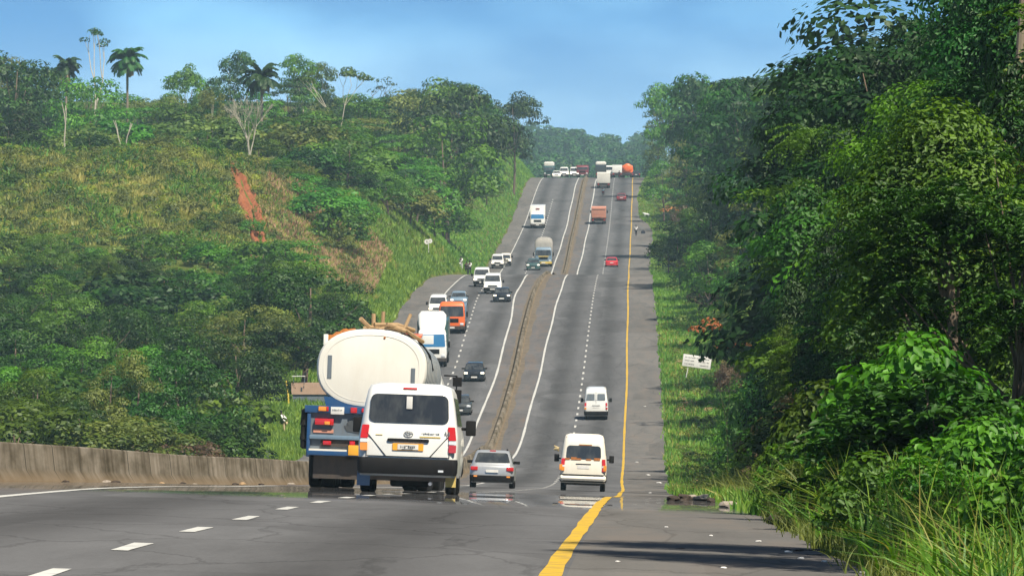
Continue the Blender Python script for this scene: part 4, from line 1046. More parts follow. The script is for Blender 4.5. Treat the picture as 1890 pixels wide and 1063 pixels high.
scrub('hill_scrub', 240, 66, 'leaf_mid', None, .6, 1.3, 655, 742, lambda Y: (LOUT(Y) + 12, LOUT(Y) + 64))
scrub('hill_scrub', 200, 67, 'leaf_olive', None, .5, 1.1, 655, 742, lambda Y: (LOUT(Y) + 12, LOUT(Y) + 64))
vr = lambda a_, b_: (lambda Y: (-ROUT(Y) - a_, -ROUT(Y) - b_))
scrub('verge_weeds', 150, 81, 'leaf_mid', None, .25, .6, 230, 560, vr(1.3, 4.2), leaf=.14, per=90)
scrub('verge_weeds', 120, 82, 'leaf_olive', None, .25, .6, 200, 640, vr(1.0, 4.6), leaf=.14, per=80)
scrub('verge_weeds', 70, 83, 'leaf_bright', None, .25, .7, 260, 700, vr(1.6, 4.8), leaf=.15, per=80)
scrub('verge_weeds', 40, 84, 'leaf_tan', None, .2, .5, 200, 680, vr(.6, 4.6), leaf=.13, per=70)
scrub('verge_weeds', 130, 85, 'leaf_olive', None, .4, .9, 640, 1450, vr(2.0, 6.5), leaf=.26, per=50)
blades('verge_grass', area_pts(1500, 120, 700, vr(.0, 2.6), 86), .2, .6, .07, 'grass_dry', 3, lean=.6, seed=86)

# ------------------------------------------------------------------ vehicles
M['glass'] = paint('dark_glass', (.025, .028, .032), .08, dirt=.6, dirt_c=(.17, .17, .15), scale=1.6, spec=.8)  # the dirt here is a sky and land reflection painted into the glass colour
M['glass_blue'] = paint('blue_tinted_glass', (.03, .16, .34), .12, dirt=.2, dirt_c=(.2, .35, .5), scale=3, spec=.8)
M['rubber'] = paint('tyre_rubber', (.015, .015, .015), .8, dirt=.4, dirt_c=(.06, .05, .04), spec=.2)
M['black_plastic'] = paint('black_plastic', (.008, .008, .009), .7, dirt=.3, dirt_c=(.035, .032, .028), spec=.15)
M['rim'] = paint('wheel_rim', (.35, .35, .36), .4, .7, dirt=.5, dirt_c=(.08, .06, .05))
M['white_paint'] = paint('white_paint', (.80, .79, .75), .32, dirt=.22, dirt_c=(.42, .36, .26), scale=2.2, coat=.3)
M['cream_paint'] = paint('cream_paint', (.80, .75, .64), .5, dirt=.22, dirt_c=(.45, .30, .16), scale=2.5)
M['cream_tank'] = paint('cream_tank_paint', (.80, .77, .69), .45, dirt=.28, dirt_c=(.50, .40, .27), scale=1.4)
M['silver_paint'] = paint('silver_paint', (.45, .46, .47), .3, .4, dirt=.25, dirt_c=(.16, .13, .1), coat=.4)
M['black_paint'] = paint('black_paint', (.012, .015, .02), .2, dirt=.25, dirt_c=(.10, .09, .08), coat=.5)
M['grey_paint'] = paint('dark_grey_paint', (.05, .06, .065), .25, .2, dirt=.3, coat=.4)
M['teal_paint'] = paint('dark_teal_paint', (.03, .085, .085), .25, dirt=.3, coat=.4)
M['blue_paint'] = paint('blue_paint', (.010, .062, .17), .4, dirt=.35, dirt_c=(.08, .09, .11), coat=.2)
M['blue_grey'] = paint('blue_grey_paint', (.16, .24, .32), .4, dirt=.4, dirt_c=(.12, .12, .12))
M['trailer_grey'] = paint('grimy_grey_blue_paint', (.13, .16, .19), .6, dirt=.7, dirt_c=(.10, .09, .08), scale=4)
M['orange_paint'] = paint('orange_paint', (.80, .14, .02), .4, dirt=.2, coat=.3)
M['red_paint'] = paint('red_paint', (.55, .02, .03), .3, dirt=.2, coat=.4)
M['maroon_paint'] = paint('maroon_paint', (.17, .02, .03), .4, dirt=.3)
M['salmon_paint'] = paint('faded_pink_orange_paint', (.62, .28, .19), .6, dirt=.5, dirt_c=(.35, .16, .10))
M['brown_dark'] = paint('dark_chassis', (.035, .028, .025), .7, dirt=.4)
M['yellow_paint'] = paint('yellow_paint', (.70, .50, .08), .5, dirt=.4)
M['tarp'] = paint('grey_tarpaulin', (.34, .32, .29), .85, dirt=.5, dirt_c=(.16, .15, .14), scale=1.5, spec=.1)
M['tarp_light'] = paint('pale_tarpaulin', (.62, .60, .55), .85, dirt=.4, dirt_c=(.35, .3, .25), scale=1.5, spec=.1)
M['lamp_red'] = paint('red_lamp_lens', (.55, .015, .015), .15, dirt=.1, coat=.6)
M['lamp_orange'] = paint('orange_lamp_lens', (.85, .30, .03), .2, dirt=.1, coat=.5)
M['lamp_clear'] = paint('clear_lamp_lens', (.72, .74, .76), .12, dirt=.1, coat=.6)
M['lamp_lit'] = paint('lit_headlamp', (1.0, .86, .66), .2, dirt=0, emis=1.3)
M['plate_white'] = paint('number_plate_white', (.74, .72, .68), .45, dirt=.35, dirt_c=(.4, .35, .3))
M['plate_orange'] = paint('number_plate_orange', (.85, .40, .03), .45, dirt=.3, dirt_c=(.5, .25, .1))
M['ink'] = paint('dark_lettering', (.05, .055, .06), .6, dirt=0)
M['gold'] = paint('gold_lettering', (.62, .46, .14), .5, dirt=.2)
M['wood'] = paint('firewood', (.40, .27, .15), .9, dirt=.6, dirt_c=(.12, .07, .04), scale=6, spec=.1)
M['rust'] = paint('rust', (.45, .17, .05), .9, dirt=.6, dirt_c=(.18, .06, .03), scale=8, spec=.1)
M['skin'] = paint('dark_skin', (.085, .045, .03), .6, dirt=0)
M['cloth_white'] = paint('white_cloth', (.78, .78, .76), .9, dirt=.15, spec=.1)
M['cloth_dark'] = paint('dark_cloth', (.02, .02, .028), .9, dirt=.1, spec=.1)
M['cloth_tan'] = paint('tan_cloth', (.50, .40, .22), .9, dirt=.1, spec=.1)
M['hair'] = paint('black_hair', (.01, .008, .008), .9, dirt=0)

def rrect(z, xl, xr, y0, y1, r, k=4):
    """closed ring, a rounded rectangle at height z"""
    r = min(r, (xr - xl)*.49, (y1 - y0)*.49); P = []
    for cx, cy, a0 in ((xr - r, y1 - r, 0), (xl + r, y1 - r, 90), (xl + r, y0 + r, 180), (xr - r, y0 + r, 270)):
        for i in range(k + 1):
            a = R(a0 + 90*i/k); P.append((cx + r*math.cos(a), cy + r*math.sin(a), z))
    return P
def zring(rows):      # rows: (z, halfwidth, y0, y1, r)
    return [rrect(z, -hw, hw, y0, y1, r) for z, hw, y0, y1, r in rows]
def rows_at(rows, z):
    zs = [q[0] for q in rows]
    return tuple(float(np.interp(z, zs, [q[i] for q in rows])) for i in (1, 2, 3))
def panel(name, c, mat, parent, th=.02, r=.06, out=None, k=4):
    """thin slab with rounded corners on four corners c (bl, br, tr, tl); th proud of that plane"""
    c = [Vector(p) for p in c]
    w = ((c[1]-c[0]).length + (c[2]-c[3]).length)/2; h = ((c[3]-c[0]).length + (c[2]-c[1]).length)/2
    n = (c[1]-c[0]).cross(c[3]-c[0]).normalized()
    ru, rv = min(.45, r/w), min(.45, r/h); UV = []
    for cu, cv, a0 in ((1-ru, 1-rv, 0), (ru, 1-rv, 90), (ru, rv, 180), (1-ru, rv, 270)):
        for i in range(k+1):
            a = R(a0 + 90*i/k); UV.append((cu + ru*math.cos(a), cv + rv*math.sin(a)))
    def pt(u, v): return c[0].lerp(c[1], u).lerp(c[3].lerp(c[2], u), v)
    A = [pt(u, v) - n*.01 for u, v in UV]; B = [pt(u, v) + n*th for u, v in UV]
    mb = MB(); mb.loft([A, B]); return mb.build(name, mat, parent, smooth=30)
def rear_panel(rows, name, z0, z1, f0, f1, mat, parent, th=.015, r=.07, front=False, xo=0.0):
    """panel on the rear (or front) face; f0, f1 = half widths as fraction at the bottom and top"""
    h0, a0, b0 = rows_at(rows, z0); h1, a1, b1 = rows_at(rows, z1)
    if front: c = [(f0*h0+xo, b0, z0), (-f0*h0+xo, b0, z0), (-f1*h1+xo, b1, z1), (f1*h1+xo, b1, z1)]
    else: c = [(-f0*h0+xo, a0, z0), (f0*h0+xo, a0, z0), (f1*h1+xo, a1, z1), (-f1*h1+xo, a1, z1)]
    return panel(name, c, mat, parent, th, r)
def side_panel(rows, name, z0, z1, ya, yb, mat, parent, side, ya1=None, yb1=None, th=.012, r=.05):
    h0 = rows_at(rows, z0)[0]; h1 = rows_at(rows, z1)[0]
    ya1 = ya if ya1 is None else ya1; yb1 = yb if yb1 is None else yb1
    if side > 0: c = [(h0, ya, z0), (h0, yb, z0), (h1, yb1, z1), (h1, ya1, z1)]
    else: c = [(-h0, yb, z0), (-h0, ya, z0), (-h1, ya1, z1), (-h1, yb1, z1)]
    return panel(name, c, mat, parent, th, r)
def wheel(parent, x, y, rad, w, name='wheel', dual=False, rimmat='rim'):
    g = empty(name, (x, y, rad)); g.parent = parent
    s = 1 if x > 0 else -1
    mb = MB(); mb.lathe([(-w/2, rad*.60), (-w/2, rad*.90), (-w*.36, rad), (w*.36, rad), (w/2, rad*.90), (w/2, rad*.60)], 'x', n=20)
    if dual:
        mb.lathe([(-w/2 - s*w*1.15, rad*.60), (-w/2 - s*w*1.15, rad*.90), (-w*.36 - s*w*1.15, rad), (w*.36 - s*w*1.15, rad), (w/2 - s*w*1.15, rad*.90), (w/2 - s*w*1.15, rad*.60)], 'x', n=20)
    mb.build('tyre', M['rubber'], g)
    mb = MB(); mb.lathe([(s*(w/2 - .05) - .01, rad*.60), (s*(w/2 - .03) - .01, rad*.3), (s*(w/2 + .005), rad*.24), (s*(w/2 + .01), .02)], 'x', n=16); mb.build('rim', M[rimmat], g)
def dashes(parent, x0, x1, y, z, h, n, mat, seed, front=1, name='lettering', sl=0.0):
    """unreadable line of lettering as short strokes on a face looking toward -y (front=1) """
    rg = random.Random(seed); mb = MB(); x = x0; w = (x1 - x0)/n
    for i in range(n):
        k = rg.choice((0, 1, 2, 3)); a = x + w*.12; b = x + w*.84; zc = z + sl*(x - x0)
        t = h*.20; d = .006
        if k != 3: mb.box(a, a + w*.2, y - d, y, zc, zc + h)
        if k in (0, 2): mb.box(b - w*.2, b, y - d, y, zc, zc + h)
        mb.box(a + w*.2 if k != 3 else a, b - (w*.2 if k in (0, 2) else 0), y - d, y, zc + h*rg.choice((0, .4, .8)), zc + h*rg.choice((0, .4)) + t + h*.001 + .4*h)
        x += w
    return mb.build(name, mat, parent, smooth=0)

def van(label, L=4.8, W=1.88, H=2.1, mat='white_paint', group=None, lights='lamp_lit', bumper='black_plastic', cat='minibus', name='minibus', windows_rear='glass', roof=None, rear_split=False, hero=False, win=(.635, .895), wf=(.84, .90)):
    root = tag(empty(name), label, cat, group)
    hw = W/2
    rows = [(.32, hw*.95, .03, L-.06, .12), (.55, hw*.99, .0, L, .2), (.95, hw, .0, L-.03, .24), (1.12, hw*.99, .01, L-.10, .24),
            (H*.60, hw*.965, .05, L-.46, .22), (H*.80, hw*.90, .10, L-.92, .2), (H*.93, hw*.84, .16, L-1.18, .22), (H*.975, hw*.79, .24, L-1.3, .24), (H, hw*.62, .5, L-1.6, .3)]
    MB().loft(zring(rows)).build('body', M[mat], root, smooth=50)
    rt = rows
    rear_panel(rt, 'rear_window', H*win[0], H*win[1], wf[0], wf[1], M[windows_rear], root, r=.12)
    rear_panel(rt, 'windscreen', H*.615, H*.90, .90, .90, M['glass'], root, front=True, r=.09, th=.02)
    for s in (-1, 1):
        side_panel(rt, 'side_window', H*.63, H*.88, .55, L-2.2, M['glass'], root, s, ya1=.62)
        side_panel(rt, 'side_window', H*.63, H*.88, L-2.1, L-1.0, M['glass'], root, s, yb1=L-1.35)
        h = rows_at(rows, 1.0)
        def lamp(z0, z1, m_, par, nm):
            q0 = rows_at(rows, z0); q1 = rows_at(rows, z1); a_, b_ = (.815, .965) if s > 0 else (-.965, -.815)
            return panel(nm, [(q0[0]*a_, q0[1] + .012, z0), (q0[0]*b_, q0[1] + .012, z0), (q1[0]*b_, q1[1] + .012, z1), (q1[0]*a_, q1[1] + .012, z1)], M[m_], par, .035, .02)
        t = lamp(1.03, 1.29, 'lamp_red', root, 'tail_light')
        lamp(.955, 1.025, 'lamp_clear', t, 'reversing_light'); lamp(.80, .95, 'lamp_orange' if s < 0 else 'lamp_red', t, 'indicator')
        mb = MB(); mb.box(s*hw*.80 - .15, s*hw*.80 + .15, L - .10, L + .02, .72, .93); mb.build('headlight', M[lights], root, bevel=.04)
        a = hw*.95 if hero else hw*.98
        mr = MB(); mr.box(min(s*a, s*(a + .16)), max(s*a, s*(a + .16)), L-1.25, L-1.17, 1.26, 1.32); mr.box(min(s*(a+.10), s*(a + .30)), max(s*(a+.10), s*(a + .30)), L-1.3, L-1.18, 1.16, 1.46); mr.build('mirror', M['black_plastic'], root, bevel=.03)
        wheel(root, s*(hw - .14), .95, .33, .2); wheel(root, s*(hw - .14), L-.95, .33, .2)
    mb = MB(); mb.loft(zring([(.36, hw*.98, -.10, .22, .1), (.42, hw*1.0, -.13, .25, .12), (.60, hw*1.005, -.14, .25, .12), (.67, hw*.995, -.10, .2, .1)])); mb.build('rear_bumper', M[bumper], root)
    mb = MB(); mb.loft(zring([(.34, hw*.97, L-.3, L+.05, .12), (.42, hw*1.0, L-.3, L+.09, .14), (.62, hw*1.0, L-.3, L+.08, .14), (.70, hw*.98, L-.3, L+.03, .12)])); mb.build('front_bumper', M['black_plastic' if bumper != 'white_paint' else bumper], root)
    mb = MB(); mb.box(-hw*.5, hw*.5, L-.04, L+.015, .78, .92); mb.build('grille', M['black_plastic'], root, bevel=.01)
    MB().box(-.26, .26, L + .08, L + .10, .46, .58).build('number_plate', M['plate_white'], root)
    MB().box(-hw*.8, hw*.8, .2, L-.3, .24, .34).build('underside', M['brown_dark'], root)
    if not hero:
        MB().box(-.24, .24, -.012, .02, .90, 1.02).build('number_plate', M['plate_white'], root)
        MB().box(-.3, .3, -.014, .02, 1.07, 1.10).build('door_handle', M['black_plastic'], root)
    return root, rows

def car(label, L=4.3, W=1.75, H=1.45, mat='black_paint', group=None, style='hatch', lights='lamp_lit', cat='car', name='car', bumper=None, plate=True, rails=False):
    root = tag(empty(name), label, cat, group); hw = W/2
    zb = H*.62; hood = H*.58
    body = [(.20, hw*.90, .10, L-.10, .18), (.34, hw*.99, .02, L-.02, .25), (.55, hw, .0, L, .28), (zb*.86, hw*.995, .03, L-.05, .28), (zb*.97, hw*.96, .06 if style != 'sedan' else .05, L-.16, .3), (zb, hw*.90, .12, L-.3, .3)]
    MB().loft(zring(body)).build('body', M[mat], root, smooth=55)
    y0 = {'hatch': .10, 'suv': .08, 'sedan': .62}[style]; y1 = L - (1.05 if style != 'suv' else 1.05)
    yr0 = {'hatch': .62, 'suv': .42, 'sedan': 1.2}[style]; yr1 = y1 - .72
    cab = [(zb*.985, hw*.925, y0, y1, .22), (zb + (H-zb)*.35, hw*.86, y0 + (yr0-y0)*.28, y1 - .28, .2), (zb + (H-zb)*.82, hw*.76, y0 + (yr0-y0)*.72, y1 - .62, .2), (H*.985, hw*.70, yr0, yr1, .22), (H, hw*.55, yr0 + .2, yr1 - .2, .25)]
    MB().loft(zring(cab)).build('cabin', M[mat], root, smooth=55)
    za, zc = zb + (H-zb)*.08, zb + (H-zb)*.80
    rear_panel(cab, 'rear_window', za + .02, zc, .88, .86, M['glass'], root, r=.08, th=.012)
    rear_panel(cab, 'windscreen', za, zc, .93, .90, M['glass'], root, front=True, r=.08, th=.012)
    for s in (-1, 1):
        side_panel(cab, 'side_window', za, zc, y0 + .45, y1 - .95, M['glass'], root, s, ya1=yr0 + .3, yb1=y1-.95)
        side_panel(cab, 'side_window', za, zc, y1 - .9, y1 - .12, M['glass'], root, s, yb1=yr1 + .02)
        zt = zb*.80
        MB().box(s*hw*.80 - hw*.16, s*hw*.80 + hw*.16, -.015, .22, zt - .06, zt + .09).build('tail_light', M['lamp_red'], root, bevel=.02)
        MB().box(s*hw*.76 - hw*.17, s*hw*.76 + hw*.17, L-.22, L + .01, zt - .10, zt + .05).build('headlight', M[lights], root, bevel=.03)
        mr = MB(); mr.box(min(s*hw*.9, s*(hw + .17)), max(s*hw*.9, s*(hw + .17)), y1-.42, y1-.30, zb + .04, zb + .16); mr.build('mirror', M['black_plastic'], root, bevel=.03)
        wheel(root, s*(hw - .11), .78, .32, .2); wheel(root, s*(hw - .11), L-.85, .32, .2)
    bm_ = M[bumper] if bumper else M[mat]
    mb = MB(); mb.loft(zring([(.24, hw*.93, -.05, .3, .15), (.34, hw*.99, -.07, .35, .18), (.50, hw*.99, -.05, .35, .18)])); mb.build('rear_bumper', M['black_plastic'] if bumper else bm_, root)
    mb = MB(); mb.loft(zring([(.20, hw*.92, L-.4, L+.03, .15), (.32, hw*.98, L-.4, L+.06, .18), (.48, hw*.98, L-.4, L+.04, .18)])); mb.build('front_bumper', bm_, root)
    MB().box(-hw*.42, hw*.42, L-.03, L+.03, .50, .62).build('grille', M['black_plastic'], root, bevel=.01)
    if plate:
        MB().box(-.25, .25, L+.05, L+.07, .33, .45).build('number_plate', M['plate_white'], root)
        MB().box(-.25, .25, -.045, -.02, zb*.66, zb*.66 + .11).build('number_plate', M['plate_white'], root)
    if rails:
        for s in (-1, 1): MB().tube([(s*hw*.62, yr0 + .3, H + .0), (s*hw*.62, yr0 + .4, H + .05), (s*hw*.62, yr1 - .4, H + .05), (s*hw*.62, yr1 - .3, H)], .02, 6).build('roof_rail', M['black_plastic'], root)
    return root

def lorry(label, W=2.5, H=3.3, L=8.5, cab_h=2.9, mat='white_paint', body='box', body_mat='white_paint', group=None, cat='truck', name='truck', fairing=0, glass='glass', bumper='brown_dark', cabL=1.9, stripe=None, lights='lamp_clear', tail=True, sign=False):
    root = tag(empty(name), label, cat, group); hw = W/2; y1 = L; yc = L - cabL
    cab = [(.55, hw*.93, yc, y1-.02, .12), (1.0, hw*.97, yc, y1, .15), (1.55, hw*.97, yc, y1-.01, .16), (cab_h*.86, hw*.93, yc, y1-.22, .18), (cab_h*.97, hw*.86, yc + .04, y1-.36, .2), (cab_h, hw*.74, yc + .1, y1-.5, .2)]
    MB().loft(zring(cab)).build('cab', M[mat], root, smooth=45)
    rear_panel(cab, 'windscreen', 1.62, cab_h*.87, .92, .90, M[glass], root, front=True, r=.1, th=.02)
    for s in (-1, 1):
        side_panel(cab, 'side_window', 1.65, cab_h*.86, yc + .5, y1 - .35, M['glass'], root, s)
        MB().box(s*hw*.74 - .17, s*hw*.74 + .17, y1-.06, y1+.03, .82, 1.02).build('headlight', M[lights], root, bevel=.03)
        mr = MB(); mr.tube([(s*hw*.9, y1-.15, 2.1), (s*(hw+.16), y1-.05, 2.15), (s*(hw+.16), y1-.05, 1.5), (s*hw*.9, y1-.1, 1.45)], .018, 5)
        mr.box(s*(hw+.16)-.09, s*(hw+.16)+.09, y1-.1, y1-.04, 1.58, 2.05); mr.build('mirror', M['black_plastic'], root)
        wheel(root, s*(hw - .18), y1-.95, .50, .28)
        wheel(root, s*(hw - .18), 1.5, .50, .28, dual=True)
        if L > 7.5: wheel(root, s*(hw - .18), 2.75, .50, .28, dual=True)
    MB().box(-hw*.5, hw*.5, y1-.04, y1+.02, 1.06, 1.44).build('grille', M['black_plastic'], root, bevel=.02)
    MB().box(-hw*.97, hw*.97, y1-.12, y1+.08, .45, .75).build('front_bumper', M[bumper], root, bevel=.03)
    MB().box(-.26, .26, y1+.08, y1+.10, .52, .66).build('number_plate', M['plate_white'], root)
    if stripe: MB().box(-hw*.6, hw*.6, y1-.03, y1+.015, 1.46, 1.58).build('stripe', M[stripe], root)
    MB().box(-.45, .45, .3, y1-1.8, .55, .85).box(-hw*.85, hw*.85, .15, .35, .5, .9).build('chassis', M['brown_dark'], root)
    z0 = 1.0
    if body == 'box':
        b = MB().box(-hw, hw, 0, yc-.12, z0, H).build('cargo_box', M[body_mat], root, bevel=.04)
        if sign: MB().box(-.32, .32, yc-.10, yc-.06, H-.62, H-.40).build('name_board', M['maroon_paint'], root)
    elif body == 'tarp':
        rows = [(z0, hw*.97, 0, yc-.1, .08), (z0+1.0, hw, 0, yc-.1, .1), (H*.80, hw*1.03, .02, yc-.1, .25), (H*.92, hw*.92, .1, yc-.15, .4), (H*.98, hw*.66, .4, yc-.4, .5), (H, hw*.3, .9, yc-.9, .3)]
        MB().loft(zring(rows)).build('tarpaulin_cover', M[body_mat], root, smooth=60)
        MB().box(-hw, hw, -.04, 0, z0, z0+.9).build('tailgate', M['brown_dark'], root)
    elif body == 'tipper':
        rows = [(z0, hw*.86, .15, yc-.15, .05), (z0+.35, hw*.98, .0, yc-.1, .05), (H, hw, -.12, yc-.05, .05)]
        MB().loft(zring(rows), caps=True).build('tipper_body', M[body_mat], root, smooth=20)
        MB().box(-hw*.9, hw*.9, -.16, -.10, z0+.3, z0+.42).box(-hw*.9, hw*.9, -.19, -.13, H-.25, H-.12).build('tailgate_rib', M[body_mat], root)
    elif body == 'tank':
        mb = MB(); rT = (H - z0)/2
        mb.lathe([(-.0, rT*.55), (.12, rT*.85), (.30, rT), (yc-.5, rT), (yc-.3, rT*.85), (yc-.2, rT*.5)], 'y', (0, 0, z0 + rT), 28); mb.build('tank', M[body_mat], root)
        MB().box(-hw*.9, hw*.9, .0, .25, .7, 1.05).build('rear_beam', M['brown_dark'], root)
    if fairing:
        z = cab_h*.97
        rows = [(z, hw*.80, yc + .05, y1-.40, .2), (z + fairing*.35, hw*.92, yc + .0, y1-.75, .3), (z + fairing*.8, hw*.93, yc, y1-1.0, .35), (z + fairing, hw*.72, yc + .1, y1-1.2, .3)]
        MB().loft(zring(rows)).build('roof_fairing', M[mat], root, smooth=60)
    if tail:
        for s in (-1, 1): MB().box(s*hw*.78 - .14, s*hw*.78 + .14, .10, .15, .68, .84).build('tail_light', M['lamp_red'], root, bevel=.01)
        MB().box(-hw*.95, hw*.95, .06, .14, .48, .60).build('rear_bumper', M['brown_dark'], root)
    return root

def place(root, px, Y, facing='away', o=None, yaw=0.0, dz=0.0, py=None):
    """centre the end nearest the camera on photograph column px at distance Y"""
    if o is None: o = px2o(px, Y)
    sgn = 1 if facing == 'away' else -1
    onroad = -float(ROUT(Y)) < o < float(LOUT(Y))
    zf = road_z if onroad else ground_z
    e = 2.5
    slope = (float(zf(Y + e, o)) - float(zf(Y - e, o))) / (2*e)
    dx = (float(XY(Y + e)) - float(XY(Y - e))) / (2*e)
    cr = (float(zf(Y, o - .8)) - float(zf(Y, o + .8))) / 1.6
    f = Vector((dx, 1, slope)).normalized() * sgn
    f = Matrix.Rotation(yaw, 3, 'Z') @ f
    rgt = Vector((1, -dx, cr)).normalized() * sgn
    up = rgt.cross(f).normalized(); rgt = f.cross(up).normalized()
    m = Matrix((rgt, f, up)).transposed().to_4x4()
    z = float(zf(Y, o)) + dz
    if py is not None: z = (600 - py) / FPX * Y
    loc = Vector((float(gx(Y, o)), Y, z))
    root['_L'] = 0
    del root['_L']
    root.matrix_world = Matrix.Translation(loc) @ m
    return root
def place_onc(root, px, Y, L, **k):
    """oncoming: origin is the tail, so put the nose at distance Y"""
    r = place(root, px, Y, 'toward', **k)
    fwd = r.matrix_world.to_3x3() @ Vector((0, 1, 0))
    r.matrix_world = Matrix.Translation(-fwd * L) @ r.matrix_world
    return r
def refloat(r, nose_L=None):
    return r

# --- the white minibus close to the camera
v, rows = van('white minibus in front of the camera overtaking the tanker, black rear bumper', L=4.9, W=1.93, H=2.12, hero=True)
rear_y = lambda z: rows_at(rows, z)[1]
for s in (-1, 1):      # tailgate cuts running down and inward
    MB().tube([(s*.80, rear_y(1.12) - .006, 1.14), (s*.42, rear_y(.75) - .012, .70)], .008, 6).build('tailgate_seam', M['black_plastic'], v)
    MB().tube([(s*.80, rear_y(1.2) - .004, 1.16), (s*.80, rear_y(.8) - .010, .70)], .007, 5).build('tailgate_seam', M['brown_dark'], v)
MB().tube([(-.80, rear_y(.7) - .012, .70), (.80, rear_y(.7) - .012, .70)], .008, 5).build('tailgate_seam', M['black_plastic'], v)
rear_panel(rows, 'handle_trim', .985, 1.045, .42, .42, M['black_plastic'], v, r=.03, th=.03)
rear_panel(rows, 'brake_light', 1.99, 2.015, .17, .17, M['lamp_red'], v, r=.01, th=.03)
pl = rear_panel(rows, 'number_plate', .82, .955, .31, .31, M['plate_orange'], v, r=.01, th=.018)
q = MB(); q.box(-.20, .20, rear_y(.9) - .026, rear_y(.9) - .012, .835, .94); q.build('plate_field', M['plate_white'], pl)
dashes(pl, -.15, .14, rear_y(.9) - .026, .865, .05, 8, M['ink'], 4)
dashes(pl, -.12, .10, rear_y(.9) - .026, .842, .012, 14, M['ink'], 5)
q = MB(); q.lathe([(-.008, .10), (.0, .10)], 'y', (0, rear_y(1.1) - .02, 1.13), 24)
em = empty('emblem', (0, 0, 0)); em.parent = v
def oval(a, b, cx, cz, y, r=.007):
    m = MB(); pts = [(cx + a*math.cos(t), y, cz + b*math.sin(t)) for t in np.linspace(0, 2*math.pi, 29)]; m.tube(pts, r, 6, cap=False); return m
ye = rear_y(1.13) - .014
oval(.085, .055, 0, 1.135, ye).build('emblem_ring', M['rim'], em)
oval(.028, .05, 0, 1.135, ye - .003, .006).build('emblem_ring', M['rim'], em)
oval(.055, .02, 0, 1.16, ye - .005, .006).build('emblem_ring', M['rim'], em)
q = MB(); q.box(.22, .62, rear_y(1.12) - .012, rear_y(1.12), 1.075, 1.10); q.build('gold_strip', M['gold'], v, smooth=0)
dashes(v, .25, .60, rear_y(1.15) - .008, 1.135, .035, 11, M['trailer_grey'], 9, name='lettering')
dashes(v, .70, .80, rear_y(1.1) - .008, 1.10, .10, 3, M['trailer_grey'], 12, name='sticker')
q = MB(); q.box(-.63, -.50, rear_y(1.1) - .01, rear_y(1.1), 1.10, 1.115); q.build('sticker', M['gold'], v, smooth=0)
q = MB(); q.box(-.06, .055, rear_y(1.72) - .045, rear_y(1.72) - .025, 1.62, 1.86); q.build('window_notice', M['plate_white'], v, bevel=.01)
MB().box(-.97, -.72, .18, .21, .12, .40).build('mudflap', M['blue_paint'], v)
MB().box(.74, .94, .18, .21, .14, .42).build('mudflap', M['gold'], v)
MB().box(-.34, .42, .5, 1.1, .12, .34).build('spare_wheel_cradle', M['rubber'], v, bevel=.06)
MB().tube([(.45, .2, .2), (.45, -.02, .19)], .035, 10).build('exhaust', M['rim'], v)
MB().box(.60, .70, -.15, -.12, .42, .46).build('reflector', M['lamp_clear'], v)
place(v, 750, 140)

# --- the road tanker
t = tag(empty('tanker_truck'), 'road tanker with big cream tank and grimy blue rear frame, beside the white minibus', 'tanker truck')
def oval_ring(y, a, b, zc, n=48, e=2.35):
    P = []
    for k in range(n):
        th = 2*math.pi*k/n; c, s_ = math.cos(th), math.sin(th)
        P.append((a*math.copysign(abs(c)**(2/e), c), y, zc + b*math.copysign(abs(s_)**(2/e), s_)))
    return P
zc, A, B = 2.62, 1.20, .86
LT = 11.5
MB().loft([oval_ring(y, A*k, B*k, zc) for y, k in ((.0, .90), (.015, .965), (.06, .99), (.12, 1.0), (LT, 1.0), (LT+.08, .97), (LT+.14, .6))]).build('tank', M['cream_tank'], t, smooth=40)
for i in range(11):
    y = .5 + i*1.05; MB().loft([oval_ring(y, A+.002, B+.002, zc), oval_ring(y+.01, A+.016, B+.016, zc), oval_ring(y+.07, A+.016, B+.016, zc), oval_ring(y+.08, A+.002, B+.002, zc)], caps=False).build('tank_band', M['trailer_grey'], t)
for x0, x1 in ((-.96, -.87), (.86, .95)): MB().box(x0, x1, -.012, .03, 2.38 if x0 < 0 else 2.3, 2.88 if x0 < 0 else 2.66).build('reflective_strip', M['trailer_grey'], t)
for y in (3.0, 7.0): MB().box(-.3, .3, y, y + .6, 3.42, 3.56).build('manhole', M['cream_paint'], t, bevel=.03)
MB().box(-1.08, -.98, .2, .3, 3.1, 3.34).build('lamp_bracket', M['cream_tank'], t, bevel=.02)
# frame and rear panel
MB().loft([[(x, y, z) for x, z in ((-1.02, 1.98), (1.02, 1.98), (.95, 1.70), (-.95, 1.70))] for y in (.02, LT)]).build('tank_cradle', M['blue_paint'], t, smooth=0)
fr = MB().box(-1.42, 1.30, -.10, .30, 1.62, 1.78).build('rear_rail', M['blue_paint'], t, bevel=.02)
pn = MB().box(-1.30, 1.26, -.02, .06, .70, 1.62).build('rear_panel', M['trailer_grey'], t)
MB().box(-1.30, 1.26, -.12, .0, 1.05, 1.14).build('rear_step', M['blue_grey'], t, bevel=.02)
MB().box(-1.34, 1.28, -.16, .0, .70, .80).box(-1.36, -1.28, -.1, .2, .66, 1.60).build('rear_bumper', M['blue_paint'], t, bevel=.02)
MB().box(-1.30, 1.26, -.13, -.02, .80, .84).build('bumper_edge', M['cream_paint'], t)
MB().box(-1.05, .2, -.06, -.02, .90, 1.04).build('light_recess', M['brown_dark'], t)
